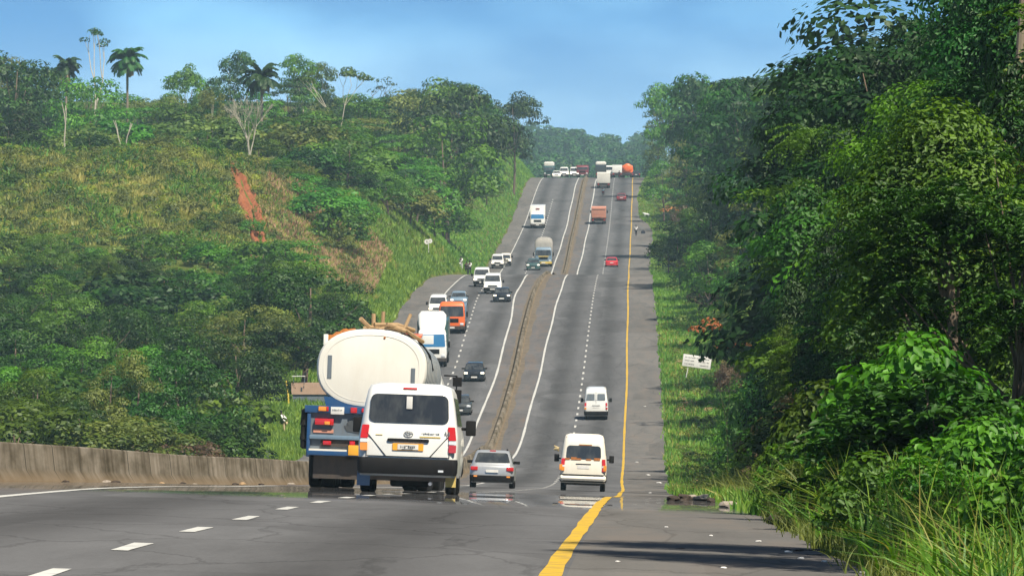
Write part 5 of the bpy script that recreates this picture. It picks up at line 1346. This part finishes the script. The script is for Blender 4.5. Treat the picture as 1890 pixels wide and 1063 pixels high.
for x0, x1, z0, z1, m_ in ((-1.12, -.93, 1.66, 1.76, 'lamp_orange'), (-.97, -.90, 1.66, 1.76, 'lamp_red'), (-.42, -.28, 1.64, 1.76, 'lamp_red'), (-.18, -.06, 1.66, 1.75, 'lamp_red'), (-1.19, -.78, 1.36, 1.50, 'lamp_red'), (-.98, -.86, 1.365, 1.44, 'lamp_orange'), (-1.0, -.82, .93, 1.02, 'lamp_red'), (-.42, -.30, .93, 1.03, 'lamp_red'), (.75, 1.15, 1.36, 1.50, 'lamp_red')):
    MB().box(x0, x1, -.14 if z0 > 1.6 or (x0 == -.98) else -.12, -.01, z0, z1).build('tail_light', M[m_], t, bevel=.012)
MB().box(-1.22, -.78, -.04, -.01, 1.19, 1.27).build('reflector_strip', M['salmon_paint'], t)
npq = MB().box(-.85, -.56, -.14, -.10, 1.60, 1.76).build('number_plate', M['plate_white'], t, bevel=.005)
dashes(npq, -.82, -.60, -.142, 1.67, .04, 7, M['trailer_grey'], 3)
MB().box(-.44, -.20, -.19, -.15, .72, .94).build('hazard_plate', M['plate_orange'], t, bevel=.01)
MB().add([(-.50, -.035, 1.42), (-.36, -.035, 1.55), (-.28, -.035, 1.38), (-.40, -.035, 1.30)], [(0, 1, 2, 3)]).add([(-.56, -.03, 1.36), (-.48, -.03, 1.38), (-.10, -.03, 1.26), (-.12, -.03, 1.18), (-.50, -.03, 1.24)], [(0, 1, 2, 3, 4)]).build('worn_mark', M['ink'], t, smooth=0)
for i in range(5): MB().lathe([(-.12, .05), (-.08, .10 + .02*(i % 2)), (.08, .10), (.12, .05)], 'z', (-1.40, .1, .95 + i*.16), 12).build('rubber_fender', M['rubber'], t)
MB().box(-1.2, 1.2, .1, .3, .2, .70).box(-.5, .5, .1, LT + 2, .62, .98).box(-1.1, 1.1, .3, 3.6, .55, .70).build('chassis', M['brown_dark'], t)
for y in (.95, 2.25, 3.5, 10.2, 11.5):
    for s in (-1, 1): wheel(t, s*1.18, y, .52, .27, dual=True)
for s in (-1, 1): wheel(t, s*1.12, 15.0, .52, .3)
# tractor cab
cabr = [(.6, 1.18, 13.6, 16.0, .12), (1.5, 1.22, 13.6, 16.05, .15), (2.5, 1.18, 13.65, 15.9, .2), (2.95, 1.02, 13.8, 15.6, .25), (3.05, .8, 14, 15.3, .2)]
MB().loft(zring(cabr)).build('cab', M['white_paint'], t, smooth=45)
side_panel(cabr, 'side_window', 1.7, 2.4, 14.4, 15.7, M['glass'], t, 1); side_panel(cabr, 'side_window', 1.7, 2.4, 14.4, 15.7, M['glass'], t, -1)
rear_panel(cabr, 'windscreen', 1.7, 2.5, .9, .9, M['glass'], t, front=True)
for s in (-1, 1):
    MB().tube([(s*1.15, 15.9, 2.75), (s*1.45, 16.1, 2.75), (s*1.45, 16.1, 2.0), (s*1.2, 15.9, 1.9)], .025, 6).box(s*1.47-.11, s*1.47+.11, 16.0, 16.08, 2.50, 2.72).box(s*1.45-.13, s*1.45+.13, 16.0, 16.08, 2.10, 2.42).build('mirror', M['black_plastic'], t, bevel=.02)
MB().tube([(.62, .1, 3.40), (.9, 2.2, 3.35), (1.15, 3.5, 3.0), (1.2, 4.5, 2.7)], .03, 6).build('strap', M['black_plastic'], t)
place(t, 678, 158)
# firewood lying on the tank
def on_tank(p):
    return t.matrix_world @ Vector(p)
fw = tag(empty('firewood_bundle', on_tank((0, .8, 3.49))), 'bundle of crooked branches tied on top of the cream tank', 'firewood')
fw.rotation_euler = t.matrix_world.to_euler()
for i, pts in enumerate([[(-.30, -.3, .22), (-.12, -.1, .05), (.2, .2, .0), (.55, .5, .10)], [(-.02, 0, .02), (-.03, .05, .34)], [(.17, .1, .02), (.18, .1, .40)], [(.66, .0, .05), (.78, .1, .36)], [(.0, -.2, .10), (.5, .1, .12), (.85, .5, .02)],
                         [(-.25, .4, .02), (.2, .3, .06), (.6, .2, .0)], [(.28, -.35, .12), (.6, -.1, .05), (1.05, .8, -.22)], [(-.1, .6, .03), (.5, .5, .14)], [(.1, -.25, .0), (.45, -.2, .05), (.7, -.2, -.02)]]):
    MB().tube(pts, [.05 - .004*(i % 4)] * len(pts), 7).build('branch', M['wood'], fw)
st = tag(MB().loft([[(x, y, .02 + .05*math.sin(x*17)*math.cos(y*7) - .42*max(0, -x - .62)) for x in np.linspace(-1.0, -.35, 9)] + [(x, y, -.04 - .46*max(0, -x - .60)) for x in np.linspace(-.35, -1.0, 9)] for y in (-.1, .2, .4)]).build('straw', M['rust'], None), 'rusty orange straw and rope lying on the left shoulder of the cream tank', 'straw')
st.matrix_world = t.matrix_world @ Matrix.Translation((0, .5, 3.44))

# --- silver car and battered van on the dip
c = car('silver hatchback with roof rails in the dip, left of the battered van', L=4.3, W=1.80, H=1.52, mat='silver_paint', bumper='silver_paint', rails=True)
MB().box(-.12, .12, .55, .60, 1.47, 1.51).build('brake_light', M['lamp_red'], c)
for s in (-1, 1): MB().box(s*.66 - .07, s*.66 + .07, -.09, -.05, .43, .49).build('reflector', M['lamp_orange'], c)
place(c, 907, 291)
v, rows = van('battered cream high roofed van with rusty dented back in the dip', L=4.6, W=1.86, H=2.30, mat='cream_paint', cat='van', name='van', win=(.555, .79), wf=(.78, .80))
MB().loft(zring([(.40, .90, -.12, .1, .08), (.50, .93, -.17, .1, .1), (.60, .92, -.14, .1, .08), (.66, .90, -.10, .1, .08)])).build('dented_bumper', M['cream_paint'], v)
q = MB()
for x0, x1, h in ((-.74, -.55, .05), (-.5, -.28, .09), (-.28, -.1, .05), (.1, .3, .04), (.42, .66, .08)): q.box(x0, x1, rows_at(rows, 1.3)[1] - .03, rows_at(rows, 1.3)[1], 1.24, 1.26 + h)
q.box(-.20, .32, rows_at(rows, 1.85)[1] - .02, rows_at(rows, 1.85)[1] + .02, 1.83, 1.87); q.build('rust_patch', M['rust'], v, smooth=0)
MB().box(-.72, -.5, .22, .5, 2.10, 2.16).build('rust_patch', M['rust'], v)
for s, o_ in ((-1, 0), (1, 0)): MB().box(s*.88 - .08, s*.88 + .05, -.03, .12, .82, 1.05).build('lamp_cluster', M['lamp_orange'], v, bevel=.02)
sw = tag(MB().tube([(0, 0, 0), (-.12, .02, .02), (-.2, .03, -.02)], [.10, .07, .03], 8).tube([(-.06, 0, .08), (-.2, 0, .13)], .03, 6).build('hanging_sack', M['cloth_tan'], None), 'small bundle hung outside the left window of the battered van', 'bundle')
place(v, 1075, 291)
sw.matrix_world = v.matrix_world @ Matrix.Translation((-1.02, 1.8, 1.65))
# --- white panel van further up
v, rows = van('white high roofed panel van driving away alone in the right lane', L=5.2, W=1.78, H=2.34, cat='van', name='van', windows_rear='white_paint')
MB().box(-.008, .008, .02, .03, .75, 2.2).build('door_seam', M['black_plastic'], v)
for s in (-1, 1):
    z0, z1 = 1.5, 1.95; y_ = rows_at(rows, z0)[1]; y2 = rows_at(rows, z1)[1]
    panel('rear_window', [(s*.40 - .30, y_ - .02, z0), (s*.40 + .30, y_ - .02, z0), (s*.38 + .27, y2 - .02, z1), (s*.38 - .27, y2 - .02, z1)], M['trailer_grey'], v, r=.05)
place(v, 1100, 540)

# --- oncoming traffic on the left carriageway (nose distance, photograph column)
def onc(fn, px, Y, L, **k):
    return place_onc(fn, px, Y, L, **k)
G1 = 'oncoming cars'
onc(car('black hatchback coming down the hill, nearest of the dark oncoming cars', W=1.78, H=1.5, mat='black_paint', group=G1), 875, 597, 4.3)
onc(car('dark grey saloon partly hidden behind the white minibus', W=1.8, H=1.45, mat='grey_paint', style='sedan', L=4.5, lights='lamp_clear', group=G1), 848, 547, 4.5)
onc(car('glossy black saloon beside the white median line above the black hatchback', W=1.84, H=1.45, mat='black_paint', style='sedan', L=4.6, group=G1), 926, 750, 4.6)
onc(van('white oncoming minibus in front of its twin', H=2.15, W=1.9, group='oncoming minibuses')[0], 909, 775, 4.8)
onc(van('white oncoming minibus half hidden behind its twin', H=2.1, W=1.85, group='oncoming minibuses')[0], 889, 802, 4.8)
onc(lorry('orange lorry with a wide cab coming down the hill', mat='orange_paint', body='box', body_mat='blue_grey', H=2.5, cab_h=2.95, L=8, group='oncoming trucks', bumper='brown_dark', lights='lamp_clear'), 834, 676, 8)
onc(van('white oncoming minibus half hidden behind the orange lorry', H=2.1, W=1.85)[0], 808, 712, 4.8)
onc(car('pale blue grey car just behind the orange lorry', mat='blue_grey', H=1.5), 846, 737, 4.3)
onc(lorry('white lorry with bulging roof fairing above the tanker cab', mat='white_paint', body='box', body_mat='teal_paint', H=3.6, cab_h=3.0, fairing=1.5, L=10, glass='glass_blue', group='oncoming trucks'), 797, 620, 10)
onc(lorry('white box lorry with red roof edge mostly hidden behind the tank', mat='white_paint', body='box', body_mat='white_paint', H=3.2, cab_h=3.0, L=7, group='oncoming trucks'), 748, 603, 7)
onc(lorry('lorry with a rounded grey tarpaulin and yellow bumper', mat='blue_grey', body='tarp', body_mat='tarp', H=4.1, cab_h=2.8, L=9, bumper='yellow_paint', stripe='yellow_paint', glass='glass', group='oncoming trucks'), 1003, 1048, 9)
onc(lorry('tall white box lorry with a blue windscreen', mat='white_paint', body='box', body_mat='white_paint', H=3.7, cab_h=2.7, L=9, glass='glass_blue', group='oncoming trucks', sign=True), 992, 1215, 9)
onc(car('dark teal off roader ahead of the tarpaulin lorry', mat='teal_paint', style='suv', H=1.6, W=1.95, group=G1, lights='lamp_lit'), 984, 1032, 4.3)
onc(van('white minibus stopped on the left shoulder', H=2.0, W=1.75)[0], 918, 1040, 4.8)
onc(van('pale van parked behind the minibus on the left shoulder', H=1.75, W=1.6, mat='cream_paint', cat='van', name='van')[0], 933, 1052, 4.8)
onc(car('small white car at the far crest in the oncoming lanes', mat='white_paint', H=1.4), 1027, 1480, 4.3)
onc(van('white minibus at the far crest', H=2.2)[0], 1041, 1492, 4.8)
onc(van('white and red minibus at the far crest beside the maroon lorry', H=2.2, mat='white_paint', bumper='red_paint')[0], 1060, 1494, 4.8)
onc(lorry('maroon lorry beside the median at the far crest', mat='maroon_paint', body='box', body_mat='maroon_paint', H=2.6, cab_h=2.5, L=9), 1075, 1494, 9)
onc(lorry('dark lorry with a white topped load on the far left shoulder of the crest', mat='teal_paint', body='box', body_mat='teal_paint', H=2.5, cab_h=2.4, L=8, W=2.2), 1013, 1495, 8)
# --- traffic driving away, far up the right carriageway
place(car('red saloon driving away up the hill', mat='red_paint', style='sedan', L=4.4, H=1.35, W=1.85), 1129, 1048)
place(lorry('tipper lorry with a faded pink orange body and dark chassis', mat='orange_paint', body='tipper', body_mat='salmon_paint', H=2.85, cab_h=2.6, L=8), 1105, 1232)
place(car('dark red car driving away in the right lane near the top', mat='maroon_paint', style='sedan', H=1.35, W=1.8), 1147, 1322)
place(lorry('lorry with a pale square load near the top of the hill', mat='brown_dark', body='box', body_mat='tarp_light', H=2.9, cab_h=2.5, L=8), 1114, 1380)
place(lorry('dark high lorry with a white top just beyond the pale loaded one', mat='grey_paint', body='box', body_mat='grey_paint', H=2.7, cab_h=2.6, L=9, W=2.2), 1109, 1470)
place(van('white and red minibus right of the high dark lorry at the crest', H=2.5, W=1.9, bumper='red_paint')[0], 1125, 1490)
place(lorry('small white box lorry at the crest', mat='white_paint', body='box', H=2.6, W=2.0, cab_h=2.2, L=6.5), 1139, 1484)
place(lorry('orange tank lorry at the far crest', mat='orange_paint', body='tank', body_mat='orange_paint', H=2.9, W=2.4, cab_h=2.6, L=9), 1158, 1492)
place(car('black car with pale rear lights on the far right shoulder of the crest', mat='black_paint', H=1.4), 1174, 1484)

# --- motorcycles with riders
def skin_body(name, joints, bones, mat, parent, levels=1):
    """one continuous skinned body: joints {key: (pos, radius)}"""
    ks = list(joints); me = bpy.data.meshes.new(name)
    me.from_pydata([joints[k][0] for k in ks], [(ks.index(a), ks.index(b)) for a, b in bones], [])
    o = link(name, me, None, parent)
    o.modifiers.new('skin', 'SKIN').use_smooth_shade = True
    for i, k in enumerate(ks):
        r = joints[k][1]; me.skin_vertices[0].data[i].radius = (r, r) if not isinstance(r, tuple) else r
    me.skin_vertices[0].data[0].use_root = True
    s = o.modifiers.new('sub', 'SUBSURF'); s.levels = levels; s.render_levels = levels
    me.materials.append(mat)
    return o
def person(label, shirt, trousers, walk=.2, arm=.15, group=None, sit=False, h=1.74, bend=0.0):
    r = tag(empty('person'), label, 'person', group); k = h/1.74; b = bend
    J = {'pelvis': ((0, 0, .95*k), (.15, .10)), 'waist': ((0, .02 + b*.1, 1.10*k), (.13, .09)), 'chest': ((0, .01 + b*.3, 1.34*k), (.17, .10)), 'neck': ((0, .01 + b*.4, 1.50*k), .055), 'head0': ((0, .03 + b*.45, 1.58*k), (.07, .085)), 'head1': ((0, .03 + b*.48, 1.69*k), (.075, .09))}
    Bn = [('pelvis', 'waist'), ('waist', 'chest'), ('chest', 'neck'), ('neck', 'head0'), ('head0', 'head1')]
    for s, n in ((-1, 'l'), (1, 'r')):
        w = walk*s; a = arm*-s
        if sit:
            J.update({n+'hip': ((s*.11, .05, .92*k), .09), n+'knee': ((s*.17, .42, .80*k), .065), n+'ank': ((s*.16, .32, .38*k), .045), n+'toe': ((s*.17, .48, .34*k), .035)})
        else:
            J.update({n+'hip': ((s*.095, .0, .88*k), .085), n+'knee': ((s*.10, w*.7 + .03, .49*k), .06), n+'ank': ((s*.10, w*1.3 - .05, .08*k), .04), n+'toe': ((s*.11, w*1.3 + .12, .035*k), .03)})
        J.update({n+'sh': ((s*.19, b*.35, 1.43*k), .055), n+'el': ((s*.25, a*.5 + (.18 if sit else 0), 1.16*k), .042), n+'wr': ((s*.24, a*1.5 + (.45 if sit else .06), (1.10 if sit else .92)*k), .03), n+'hand': ((s*.235, a*1.7 + (.52 if sit else .08), (1.09 if sit else .84)*k), .028)})
        Bn += [('pelvis', n+'hip'), (n+'hip', n+'knee'), (n+'knee', n+'ank'), (n+'ank', n+'toe'), ('chest', n+'sh'), (n+'sh', n+'el'), (n+'el', n+'wr'), (n+'wr', n+'hand')]
    skin_body('body', J, Bn, M['skin'], r)
    g = lambda K, f: {q: (J[q][0], tuple(np.array(J[q][1])*f) if isinstance(J[q][1], tuple) else J[q][1]*f) for q in K}
    sh = g(['pelvis', 'waist', 'chest', 'lsh', 'lel', 'rsh', 'rel'], 1.22)
    skin_body('shirt', sh, [('pelvis', 'waist'), ('waist', 'chest'), ('chest', 'lsh'), ('lsh', 'lel'), ('chest', 'rsh'), ('rsh', 'rel')], M[shirt], r)
    tr = g(['pelvis', 'lhip', 'lknee', 'lank', 'rhip', 'rknee', 'rank'], 1.25)
    skin_body('trousers', tr, [('pelvis', 'lhip'), ('lhip', 'lknee'), ('lknee', 'lank'), ('pelvis', 'rhip'), ('rhip', 'rknee'), ('rknee', 'rank')], M[trousers], r)
    hd = J['head1'][0]
    MB().lathe([(-.04, .095), (.02, .10), (.07, .08), (.095, .03)], 'z', (hd[0], hd[1] - .01, hd[2] + .01), 12).build('hair', M['hair'], r)
    return r
def motorcycle(label, mat='black_paint'):
    r = tag(empty('motorcycle'), label, 'motorcycle')
    for y in (.3, 1.55):
        g = empty('wheel', (0, y, .30)); g.parent = r
        MB().lathe([(-.05, .2), (-.05, .27), (-.02, .3), (.02, .3), (.05, .27), (.05, .2)], 'x', n=18).build('tyre', M['rubber'], g)
    MB().tube([(0, .3, .3), (0, .7, .5), (0, 1.2, .62), (0, 1.35, .8), (0, 1.55, .3)], .04, 8).box(-.13, .13, .65, 1.0, .3, .6).build('frame', M['brown_dark'], r)
    MB().loft(zring([(.70, .10, .85, 1.3, .08), (.80, .14, .85, 1.35, .1), (.90, .08, .95, 1.3, .06)])).build('fuel_tank', M[mat], r)
    MB().loft(zring([(.70, .12, .15, .9, .1), (.78, .14, .1, .9, .1)])).build('saddle', M['black_plastic'], r)
    MB().tube([(-.35, 1.15, 1.02), (0, 1.3, .98), (.35, 1.15, 1.02)], .02, 6).build('handlebar', M['rim'], r)
    MB().box(-.07, .07, .03, .07, .62, .70).build('tail_light', M['lamp_red'], r)
    return r
for (px, Y, lb, shc, lb2, mt) in ((1113, 1345, 'blue grey motorcycle just below the pale loaded lorry', 'blue_grey', 'rider in a pale blue shirt on the motorcycle below the pale loaded lorry', 'blue_grey'),
                                  (1143, 1452, 'black motorcycle behind the small white box lorry', 'cloth_dark', 'rider in dark clothes on the black motorcycle near the crest', 'black_paint'),
                                  (1188, 428, '', '', '', '')):
    if not lb: continue
    m_ = place(motorcycle(lb, mt), px, Y)
    p_ = person(lb2, shc, 'cloth_dark', sit=True); p_.matrix_world = m_.matrix_world @ Matrix.Translation((0, .45, -.13))
def stand(p, px, Y, rz=0, dz=0):
    o = px2o(px, Y); f = road_z if -float(ROUT(Y)) < o < float(LOUT(Y)) else ground_z
    p.location = (float(gx(Y, o)), Y, float(f(Y, o)) + dz); p.rotation_euler = (0, 0, rz); return p
stand(person('person in a white shirt and dark trousers walking on the right shoulder', 'cloth_white', 'cloth_dark', walk=.22, h=1.8), 1174, 1180, 0)
stand(person('person in white standing left of the pair beside the left road edge', 'cloth_white', 'cloth_white', walk=.08), 851, 888, 2.6)
stand(person('person in dark clothes standing behind the other two beside the left road edge', 'cloth_dark', 'cloth_dark', walk=.05), 861, 894, 3.0)
stand(person('person in a white top and dark trousers at the edge of the left road bend', 'cloth_white', 'cloth_dark', walk=.14), 867, 884, 2.9)
stand(person('person in a white shirt bending down in the grass near the shack', 'cloth_white', 'cloth_tan', walk=.05, bend=.5), 525, 520, 1.2)
# dark bag on the right shoulder behind the walker
bg = tag(MB().loft(zring([(0, .3, -.2, .2, .1), (.15, .36, -.24, .24, .14), (.4, .3, -.2, .2, .14), (.5, .12, -.08, .08, .06)])).tube([(-.1, 0, .48), (0, 0, .66), (.1, 0, .48)], .02, 6).build('black_sack', M['cloth_dark'], None), 'small black sack lying on the right shoulder beside the walker', 'sack')
stand(bg, 1187, 1192)

# --- roadside signs, shack and litter
s_ = tag(empty('roadside_sign', P3(605, px2o(1272, 605), -.1)), 'tilted white board with three lines of dark lettering on the right verge', 'sign')
Hs = .85
MB().tube([(-.28, .02, 0), (-.10, .02, Hs + .1)], .035, 6).build('post', M['plate_white'], s_); MB().tube([(.75, .06, 0.2), (.72, .04, Hs)], .03, 6).build('post', M['brown_dark'], s_)
bd = MB().box(-.05, 2.32, -.03, .0, 0, 1.0).build('board', M['plate_white'], s_, bevel=.01)
for i, (z, x0, x1, n, hh) in enumerate(((.72, .12, 2.2, 24, .085), (.46, .12, .9, 10, .085), (.46, 1.25, 2.15, 10, .085), (.18, .12, .95, 10, .075), (.18, 1.4, 2.15, 9, .075))): dashes(bd, x0, x1, -.032, z, hh, n, M['ink'], 30 + i)
bd.location = (-.55, 0, Hs + .25); bd.rotation_euler = (0, R(8), 0)
s_ = tag(empty('road_sign', P3(865, px2o(791, 865), -.1)), 'white sign of round plates on a pale post left of the standing people', 'sign')
s_.scale = (.8, .8, .8)
MB().tube([(0, 0, 0), (0, 0, 2.0)], .05, 8).build('post', M['plate_white'], s_)
MB().lathe([(-.02, .0), (-.02, .38), (.02, .38), (.02, .0)], 'y', (-.26, -.05, 1.75), 20).lathe([(-.02, .0), (-.02, .34), (.02, .34), (.02, .0)], 'y', (.22, -.10, 1.85), 20).build('plate', M['plate_white'], s_)
MB().box(-.30, -.20, -.08, -.072, 1.6, 1.9).box(.05, .35, -.13, -.122, 1.8, 1.86).build('marking', M['ink'], s_)
sh = tag(empty('roadside_shack', P3(560, px2o(570, 560), -.1)), 'small brown walled shack with a thin flat canopy left of the tanker', 'shack')
MB().box(-1.35, 2.6, 0, 2.4, .9, 1.8).build('wall', paint('brown_plaster', (.42, .28, .20), .9, dirt=.5, dirt_c=(.25, .16, .11)), sh)
MB().box(-1.25, 2.5, .1, 2.3, 0, .9).build('plinth', M['trailer_grey'], sh)
MB().box(-.62, -.50, -.03, .0, 1.15, 1.45).box(-.42, -.36, -.03, 0, 1.4, 1.55).build('opening', M['ink'], sh)
MB().box(-1.3, -.30, -.3, 1.2, 2.28, 2.33).build('canopy', M['plate_white'], sh)
for x in (-1.2, -.35): MB().box(x, x + .05, -.1, -.05, 1.8, 2.28).build('canopy_post', M['trailer_grey'], sh)
yp = tag(MB().tube([(0, 0, 0), (-.06, 0, 1.0), (-.20, 0, 2.1)], [.09, .08, .05], 7).build('pole', M['yellow_paint'], None), 'crooked yellow pole standing left of the shack', 'pole'); yp.location = P3(556, px2o(533, 556), -.1)
def rock(name, label, cat, px, Y, s, mat, group=None, sq=.6, seed=0, dz=0, flat=1.0):
    bm = bmesh.new(); bmesh.ops.create_icosphere(bm, subdivisions=2, radius=1); rg = random.Random(seed)
    for v_ in bm.verts: v_.co *= 1 + rg.uniform(-.22, .22); v_.co.z *= sq; v_.co.x *= 1.3*flat
    me = bpy.data.meshes.new(name); bm.to_mesh(me); bm.free()
    o = link(name, me, mat); o.scale = (s, s, s); stand(o, px, Y, rg.uniform(0, 6), s*sq*.5 + dz); return tag(o, label, cat, group)
M['stone'] = paint('rubble_stone', (.34, .29, .24), .95, dirt=.6, dirt_c=(.12, .10, .08), spec=.1); M['stone_dark'] = paint('dark_rubble', (.05, .04, .035), .95, dirt=.5, spec=.1)
for i, (px, Y, s, dk) in enumerate(((1243, 150, .13, 1), (1262, 160, .15, 1), (1275, 165, .14, 0), (1296, 158, .16, 0), (1345, 118, .12, 0), (1352, 116, .09, 0), (1312, 150, .10, 1), (1430, 92, .12, 1))):
    rock('rubble', ('dark' if dk else 'pale') + ' lump of rubble at the broken edge of the right shoulder', 'rubble', px, Y, s, M['stone_dark' if dk else 'stone'], 'rubble at the shoulder edge', seed=i)
for i in range(13):
    Y = 164 + i*9; rock('litter', 'scrap of litter lying along the foot of the concrete barrier', 'litter', 945 + (float(XY(Y)) - float(BAR(Y)) + .75 + .3*math.sin(i*2.3)) / Y * FPX, Y, .07 + .06*((i*7) % 5)/5, M[('stone_dark', 'stone', 'stone_dark', 'wood')[i % 4]], 'litter at the foot of the barrier', sq=.5, seed=40+i)
for i, (px, Y, s) in enumerate(((1455, 70, .035), (1478, 67, .03), (1400, 76, .03), (1522, 66, .028), (1312, 79, .022), (1140, 63, .02), (1590, 62, .03), (1335, 62, .025), (1230, 84, .02))):
    rock('litter', 'pale scrap of litter scattered on the near right shoulder', 'litter', px, Y, s, M['plate_white'], 'pale scraps on the near right shoulder', sq=.35, seed=60+i)
for i, (px, Y, s) in enumerate(((1470, 71, .09), (1450, 71.5, .05), (1500, 71.5, .07), (1505, 69, .05), (1255, 70, .03))):
    rock('tyre_scrap', 'flat black scrap of tyre rubber on the near right shoulder', 'tyre scrap', px, Y, s, M['rubber'], 'tyre scraps on the near right shoulder', sq=.16, seed=80+i, flat=1.7)
for i, (px, Y, s) in enumerate(((1175, 470, .12), (1196, 430, .14), (1200, 300, .08), (1216, 400, .12), (1190, 560, .1))):
    rock('litter', 'pale scrap of litter on the shoulder beyond the dip', 'litter', px, Y, s, M['plate_white'], 'scraps on the shoulder beyond the dip', sq=.3, seed=90+i)
for i, (px, Y, lb) in enumerate(((1199, 1340, 'larger white cow resting on the far right verge'), (1194, 1265, 'smaller white cow lying on the far right verge'))):
    k = 1.0 - .35*i
    cw = tag(empty('cow'), lb, 'cow')
    skin_body('body', {'hip': ((-.6*k, 0, .55*k), .26*k), 'mid': ((0, 0, .55*k), .30*k), 'chest': ((.55*k, 0, .58*k), .27*k), 'neck': ((.85*k, 0, .85*k), .14*k), 'head': ((1.05*k, 0, .95*k), .11*k), 'muz': ((1.25*k, -.05, .80*k), .07*k),
                       'f1': ((.5*k, .2*k, .2*k), .09*k), 'f2': ((.8*k, .22*k, .08*k), .06*k), 'g1': ((.5*k, -.2*k, .2*k), .09*k), 'g2': ((.8*k, -.22*k, .08*k), .06*k),
                       'h1': ((-.45*k, .25*k, .2*k), .12*k), 'h2': ((-.1*k, .3*k, .08*k), .06*k), 'i1': ((-.45*k, -.25*k, .2*k), .12*k), 'i2': ((-.1*k, -.3*k, .08*k), .06*k), 't': ((-.88*k, 0, .4*k), .03*k)},
              [('hip', 'mid'), ('mid', 'chest'), ('chest', 'neck'), ('neck', 'head'), ('head', 'muz'), ('chest', 'f1'), ('f1', 'f2'), ('chest', 'g1'), ('g1', 'g2'), ('hip', 'h1'), ('h1', 'h2'), ('hip', 'i1'), ('i1', 'i2'), ('hip', 't')], M['cloth_white'], cw)
    for s2 in (-1, 1): MB().tube([(1.02*k, s2*.06, 1.02*k), (1.0*k, s2*.2, 1.15*k)], [.03*k, .012*k], 6).build('horn', M['stone'], cw)
    stand(cw, px, Y, 3.0 if i else .2)

for o_ in list(COL.objects):
    if o_.get('label') == 'white box lorry with red roof edge mostly hidden behind the tank':
        MB().box(-1.27, 1.27, -.02, 5.05, 3.18, 3.38).build('roof_edge', M['orange_paint'], o_, bevel=.03)
for nm in ('dark lorry with a white topped load on the far left shoulder of the crest', 'dark high lorry with a white top just beyond the pale loaded one'):
    for o_ in COL.objects:
        if o_.get('label') == nm:
            MB().loft(zring([(2.4, 1.05, .1, 5.8, .2), (3.05, 1.08, .1, 5.8, .3), (3.3, .8, .4, 5.4, .4)])).build('load', M['tarp_light'], o_)
        elif o_.get('label') == 'white lorry with bulging roof fairing above the tanker cab' and not any(c_.name.startswith('sunshade') for c_ in o_.children):
            o_.matrix_world = o_.matrix_world @ Matrix.Diagonal((1.04, 1.0, 1.07, 1))
            MB().box(-.15, 1.08, 9.72, 9.95, 1.60, 2.55).build('sunshade', M['white_paint'], o_, bevel=.03)
# weld ring, stains and small fittings on the tank face
MB().loft([oval_ring(-.006, A*.86, B*.84, zc), oval_ring(-.008, A*.875, B*.855, zc), oval_ring(-.002, A*.89, B*.87, zc)], caps=False).build('weld_seam', M['cream_tank'], t)
for x_, z_, r_ in ((.26, 3.30, .025),): MB().lathe([(-.018, r_*.3), (-.012, r_), (.02, r_)], 'y', (x_, 0, z_), 10).build('rivet_stain', M['rust'], t)
